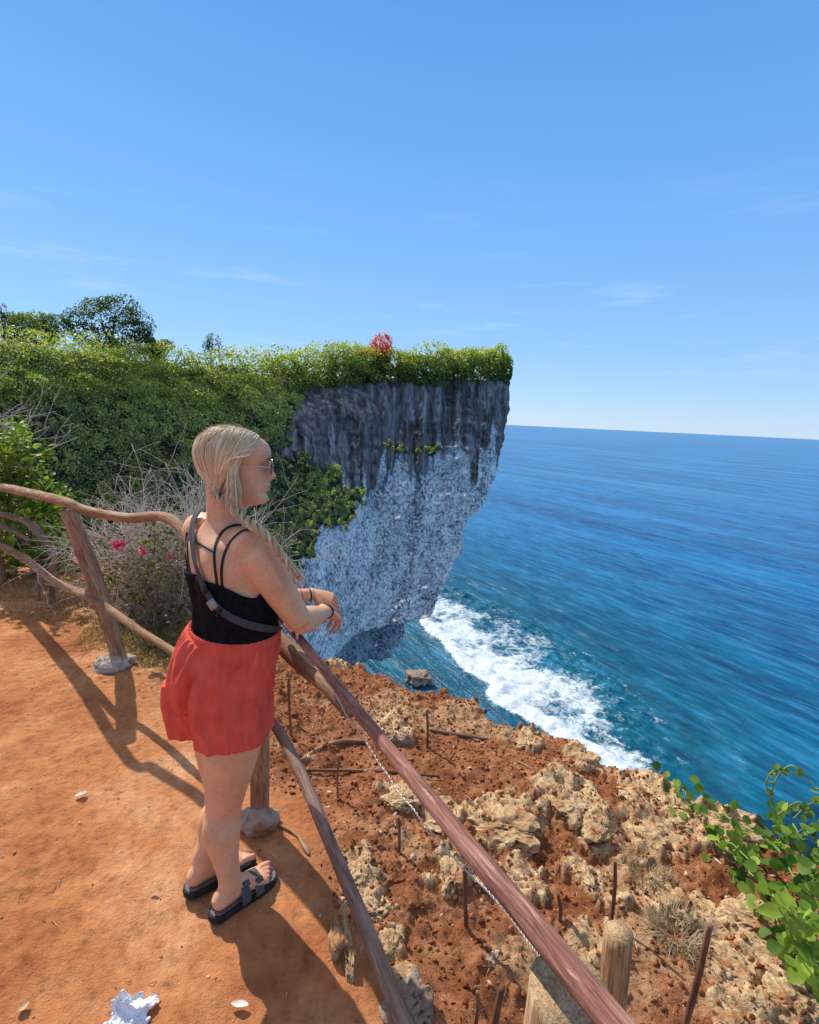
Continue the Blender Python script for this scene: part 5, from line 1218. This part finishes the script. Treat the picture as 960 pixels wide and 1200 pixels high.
ribbon('shoulder_strap', [(256, 692), (254, 678), (252, 662), (251.5, 648), (254, 634), (261, 623), (270, 617), (280, 615), (290, 618)], .008, .002, M_strap)
ribbon('shoulder_strap', [(262, 694), (260, 680), (260, 665), (263, 650), (269, 637), (277, 628), (286, 622), (295, 621)], .008, .002, M_strap)
ribbon('shoulder_strap', [(222, 676), (220, 664), (218, 650), (217.5, 636), (220, 624)], .007, .002, M_strap)
ribbon('shoulder_strap', [(225, 678), (222.5, 666), (220.5, 650), (220.5, 636), (224, 621)], .007, .002, M_strap)
ribbon('cross_strap', [(219, 631), (228, 633), (239, 640), (251, 647)], .007, .002, M_strap)
# crossbody bag strap is worn over the top
bag = tag(ribbon('bag_strap', [(236, 600), (230, 610), (229, 625), (231, 645), (235, 663), (241, 682), (249, 698), (259, 712), (274, 723), (290, 730)], .024, .0135, simple("grey_webbing", (.06, .06, .068), .75, .2, .25, 120), ends='front'), None)
mw = bag.matrix_world.copy(); bag.parent = None; bag.location = woman.location
tag(bag, 'dark grey crossbody bag strap with buckle running down the woman\'s back', 'bag strap')
for nm, (x, y), (x2, y2), w_, L2, mt in [('buckle', (251, 703), (255, 709), .030, .030, simple("grey_plastic", (.30, .29, .27), .45, .4, .1)), ('clip', (243.5, 687), (246, 692), .028, .020, M_strap), ('clip', (258, 714), (262, 717), .030, .010, M_strap)]:
    a_, nn_ = hit(x, y, .0165); b_, _ = hit(x2, y2, .0165); T_ = nrm(b_-a_); S_ = nrm(np.cross(nn_, T_)); nn_ = np.cross(T_, S_)*-1; nn_ = nn_ if nn_@ray(x, y) < 0 else -nn_
    part(nm, box((a_+b_)/2, (w_, L2, .005), np.stack([S_, T_, nn_], 1), .0015), mt, bag)

# shorts
sh = G()
SRg = [(276, 740, 1.60, .150, .124), (275, 750, 1.60, .160, .136), (266, 768, 1.60, .176, .148), (259, 790, 1.60, .180, .155), (257, 812, 1.605, .176, .148)]
sh.add(*loft([np.r_[A(*r[:3]), r[3], r[4]] for r in SRg], 40, Fv, 26, .02))
def shleg(pl_): sh.add(*loft([np.r_[A(*r[:3]), r[3], r[4]] for r in pl_], 36, Fv, 20, .01))
shleg([(274, 790, 1.555, .10, .125), (272, 820, 1.550, .116, .130), (273, 848, 1.540, .116, .118), (273, 872, 1.535, .114, .112), (273, 905, 1.53, .114, .112)])
shleg([(240, 790, 1.665, .10, .13), (242, 820, 1.670, .118, .138), (243, 845, 1.675, .116, .128), (244, 870, 1.680, .114, .122), (244, 895, 1.680, .114, .122)])
n = N("red_linen"); v = n.co(); fz = n.n('Mapping', None, Vector=v, Scale=(26, 26, 5)).outputs[0]
c = n.ramp(n.noise(v, 14, 5), [(.3, (.66, .080, .048)), (.7, (.83, .13, .085))]); wv = n.noise(n.n('Mapping', None, Vector=v, Scale=(500, 500, 900)).outputs[0], 1., 2)
c = n.mix(.5, c, n.ramp(wv, [(.3, (.8, .8, .8)), (.7, (1.1, 1.1, 1.1))]), 'MULTIPLY')
M_red = n.done(n.bsdf(c, .85, n.bump(n.math('ADD', n.noise(fz, 1., 4, .6, .8), n.math('MULTIPLY', wv, .05)), .35, .009), .2))
so_ = remesh('shorts', sh, M_red, .0045, 6, woman, .6)
co = np.empty(len(so_.data.vertices)*3); so_.data.vertices.foreach_get('co', co); co = co.reshape(-1, 3); nn = np.empty_like(co).ravel(); so_.data.vertices.foreach_get('normal', nn); nn = nn.reshape(-1, 3)
wc = co+np.array(woman.location); cx_, cy_ = tor(wc[:, 2])[:2]; ang = np.arctan2(wc[:, 1]-cy_, wc[:, 0]-cx_); zt_ = wc[:, 2]
gather = sst(.70, .97, zt_); ga = .0034*sst(.86, .96, zt_)*np.sin(ang*38+3*fbm(np.stack([ang*2, zt_*5, 0*ang], -1), 2, 95))*sst(.985, .955, zt_)
ga += .012*fbm(np.stack([np.cos(ang)*3.4+zt_*3, np.sin(ang)*3.4, zt_*4], -1), 3, 96)*sst(1.0, .93, zt_)+.005*ridged(np.stack([np.cos(ang)*3, np.sin(ang)*3, zt_*9+np.cos(ang)*2], -1), 3, 97)*sst(.95, .8, zt_)
hor = np.abs(nn[:, 2]) < .75
# the seam between the buttocks
back_dir = -(wc[:, 0]-cx_)*Fv[0]-(wc[:, 1]-cy_)*Fv[1]; lat = (wc[:, 0]-cx_)*Lv[0]+(wc[:, 1]-cy_)*Lv[1]
ga = np.where(hor, ga, 0)-.034*np.exp(-((lat+.062)/.014)**2)*(back_dir > 0)*sst(.93, .80, zt_)
co = co+nn*ga[:, None]; so_.data.vertices.foreach_set('co', co.ravel()); so_.data.update()
zR = A(262, 887, 1.415)[2]; zL = A(212, 856, 1.60)[2]; bm = bmesh.new(); bm.from_mesh(so_.data)
hw = co+np.array(woman.location); latv = (hw[:, 0]-cx_)*Lv[0]+(hw[:, 1]-cy_)*Lv[1]; fwv = (hw[:, 0]-cx_)*Fv[0]+(hw[:, 1]-cy_)*Fv[1]
dR_ = (hw-A(273, 872, 1.535))[:, :2]; dL_ = (hw-A(244, 870, 1.68))[:, :2]
hem = np.where((dR_**2).sum(1) < (dL_**2).sum(1), zR+.09*fwv.clip(-.1, .2), zL+.05*fwv)+.002*np.sin(ang*5)
kill = [v_ for v_ in bm.verts if hw[v_.index, 2] < hem[v_.index]]
for v_ in bm.verts:
    if v_.index < len(hw) and 0 < hw[v_.index, 2]-hem[v_.index] < .004: v_.co.z -= (hw[v_.index, 2]-hem[v_.index])*.9
ks = set(kill)
for v_ in bm.verts:
    if v_ not in ks and any(e_.other_vert(v_) in ks for e_ in v_.link_edges): v_.co.z = hem[v_.index]-woman.location.z
bmesh.ops.delete(bm, geom=kill, context='VERTS'); bm.to_mesh(so_.data); bm.free()
sm = so_.modifiers.new("thick", 'SOLIDIFY'); sm.thickness = .003; sm.offset = -1
wb = [np.r_[A(276, 733, 1.60), .1545, .1285], np.r_[A(276, 736, 1.60), .1585, .1325], np.r_[A(276, 744, 1.60), .1600, .1340], np.r_[A(275, 752, 1.60), .160, .134]]
V_, F_ = loft(wb, 180, Fv, 14, 0); th_ = np.tile(np.arange(180)/180*2*math.pi, 14); cen = V_.mean(0)
dd_ = nrm((V_-cen)*[1, 1, 0]); V_[:2520] = V_[:2520]+dd_[:2520]*(.0013*np.sin(th_*46+2*np.sin(th_*5)))[:, None]
part('waistband', (V_, F_), M_red, woman, so_)

# --- sandals: worn, so each is a thing of its own
M_sole = simple("black_rubber", (.026, .023, .022), .75, .25, .2, 60); M_bed = simple("footbed", (.19, .17, .16), .85, .2, .25, 60); M_band = simple("grey_suede", (.10, .10, .10), .8, .2, .25, 90, .001)
M_buck = simple("dark_buckle", (.10, .10, .11), .3, .5, .1, 30, .0002, .6)
def sandal(O_, d, s_, inner, label):
    root = thing('sandal', O_, label, 'sandal', None); P = lambda x, y, z: O_+d*x+s_*y*inner+Zv*z
    t = np.linspace(0, 1, 64); x = -.012+.262*(.5-.5*np.cos(np.pi*t)); w1 = np.interp(x, [.02, .06, .11, .16, .20], [.032, .033, .036, .045, .046]); w1 = np.where(x < .02, .032*np.sqrt(np.clip(1-((x-.02)/.032)**2, 0, 1)), w1); w1 = np.where(x > .20, .046*np.sqrt(np.clip(1-((x-.20)/.050)**2, 0, 1)), w1); w2 = w1*.98
    cy = np.interp(x, [0, .1, .25], [0, .002, .010]); out = [(a, b+c_) for a, b, c_ in zip(x, w1, cy)]+[(a, -b+c_) for a, b, c_ in list(zip(x, w2, cy))[::-1]]
    V = []; 
    for zz_, k_ in ((.0, .96), (.004, .985), (.022, 1.0), (.028, .985)):
        for a, b in out: V.append(P(.118+(a-.118)*k_, b*k_, zz_+.004*math.cos((a-.1)*22)*(zz_ > .01)*.3))
    m_ = len(out); F = grid_faces(4, m_, True).tolist()+[list(range(m_))[::-1], list(range(3*m_, 4*m_))]
    part('sole', (np.array(V), F), M_sole, root, smooth=False)
    V2 = [P(.118+(a-.118)*.93, b*.93, .0285+.003*(abs(b)/.04)**2) for a, b in out]; V2 = np.array(V2+[P(x_, 0, .0300) for x_ in np.linspace(.0, .235, 64)])
    F = []
    for i in range(63): F.append([i, i+1, m_+i+1, m_+i]); F.append([m_-1-i, m_+i, m_+i+1, m_-2-i])
    part('footbed', (V2, F), M_bed, root)
    for xb, hh, ww in ((.108, .074, .043), (.158, .052, .046)):
        a = np.linspace(-.15, math.pi+.15, 30); V = []
        for q_, of in ((-.016, 0), (-.015, .003), (.015, .003), (.016, 0)):
            for k_ in a:
                V.append(P(xb+q_+.004*math.cos(k_), (ww+of)*math.cos(k_)*(1-.0*q_)+.004, .026+(hh-(q_+.016)*.35+of)*max(-.1, math.sin(k_))))
        bnd = part('strap', (np.array(V), grid_faces(4, 30)), M_band, root)
        ao = math.radians(128); pc = P(xb, (ww+.006)*math.cos(ao), .026+(hh+.004)*math.sin(ao))
        n_ = nrm(P(0, math.cos(ao), math.sin(ao))-O_); Tn = nrm(np.cross(d, n_))
        part('buckle', box(pc, (.024, .018, .004), np.stack([d, Tn, n_], 1), .001), M_buck, root, bnd)
sandal(FR0, dR, sR_, 1, 'grey and black two strap sandal on the woman\'s front foot, nearer the camera')
sandal(FL0, dL, sL_, -1, 'grey and black two strap sandal on the woman\'s back foot, half hidden by her leg')
# bracelets and watch
def ring_at(p, ax, r1, r2, th_, up_):
    ax = nrm(ax); u_ = nrm(np.cross(ax, up_)); w_ = np.cross(ax, u_); a = np.linspace(0, 2*math.pi, 33); return tube(p+u_*np.cos(a)[:, None]*r1+w_*np.sin(a)[:, None]*r2, th_, 6)
dw = nrm(WR-ER); lw = nrm(WL-EL_)
tag(mk('bracelet', *ring_at(WR-dw*.004, dw, .030, .024, .0025, Zv), M_strap), 'thin dark band on the woman\'s nearer wrist', 'bracelet')
tag(mk('bracelet', *ring_at(WL-lw*.012, lw, .0275, .0225, .0028, Zv), simple("dark_beads", (.03, .03, .035), .4)), 'dark beaded bracelet on the woman\'s farther wrist', 'bracelet')
tag(mk('bracelet', *ring_at(WL-lw*.045, lw, .030, .026, .0018, Zv), simple("pink_cord", (.7, .10, .22), .6)), 'pink cord bracelet higher on the farther forearm', 'bracelet')
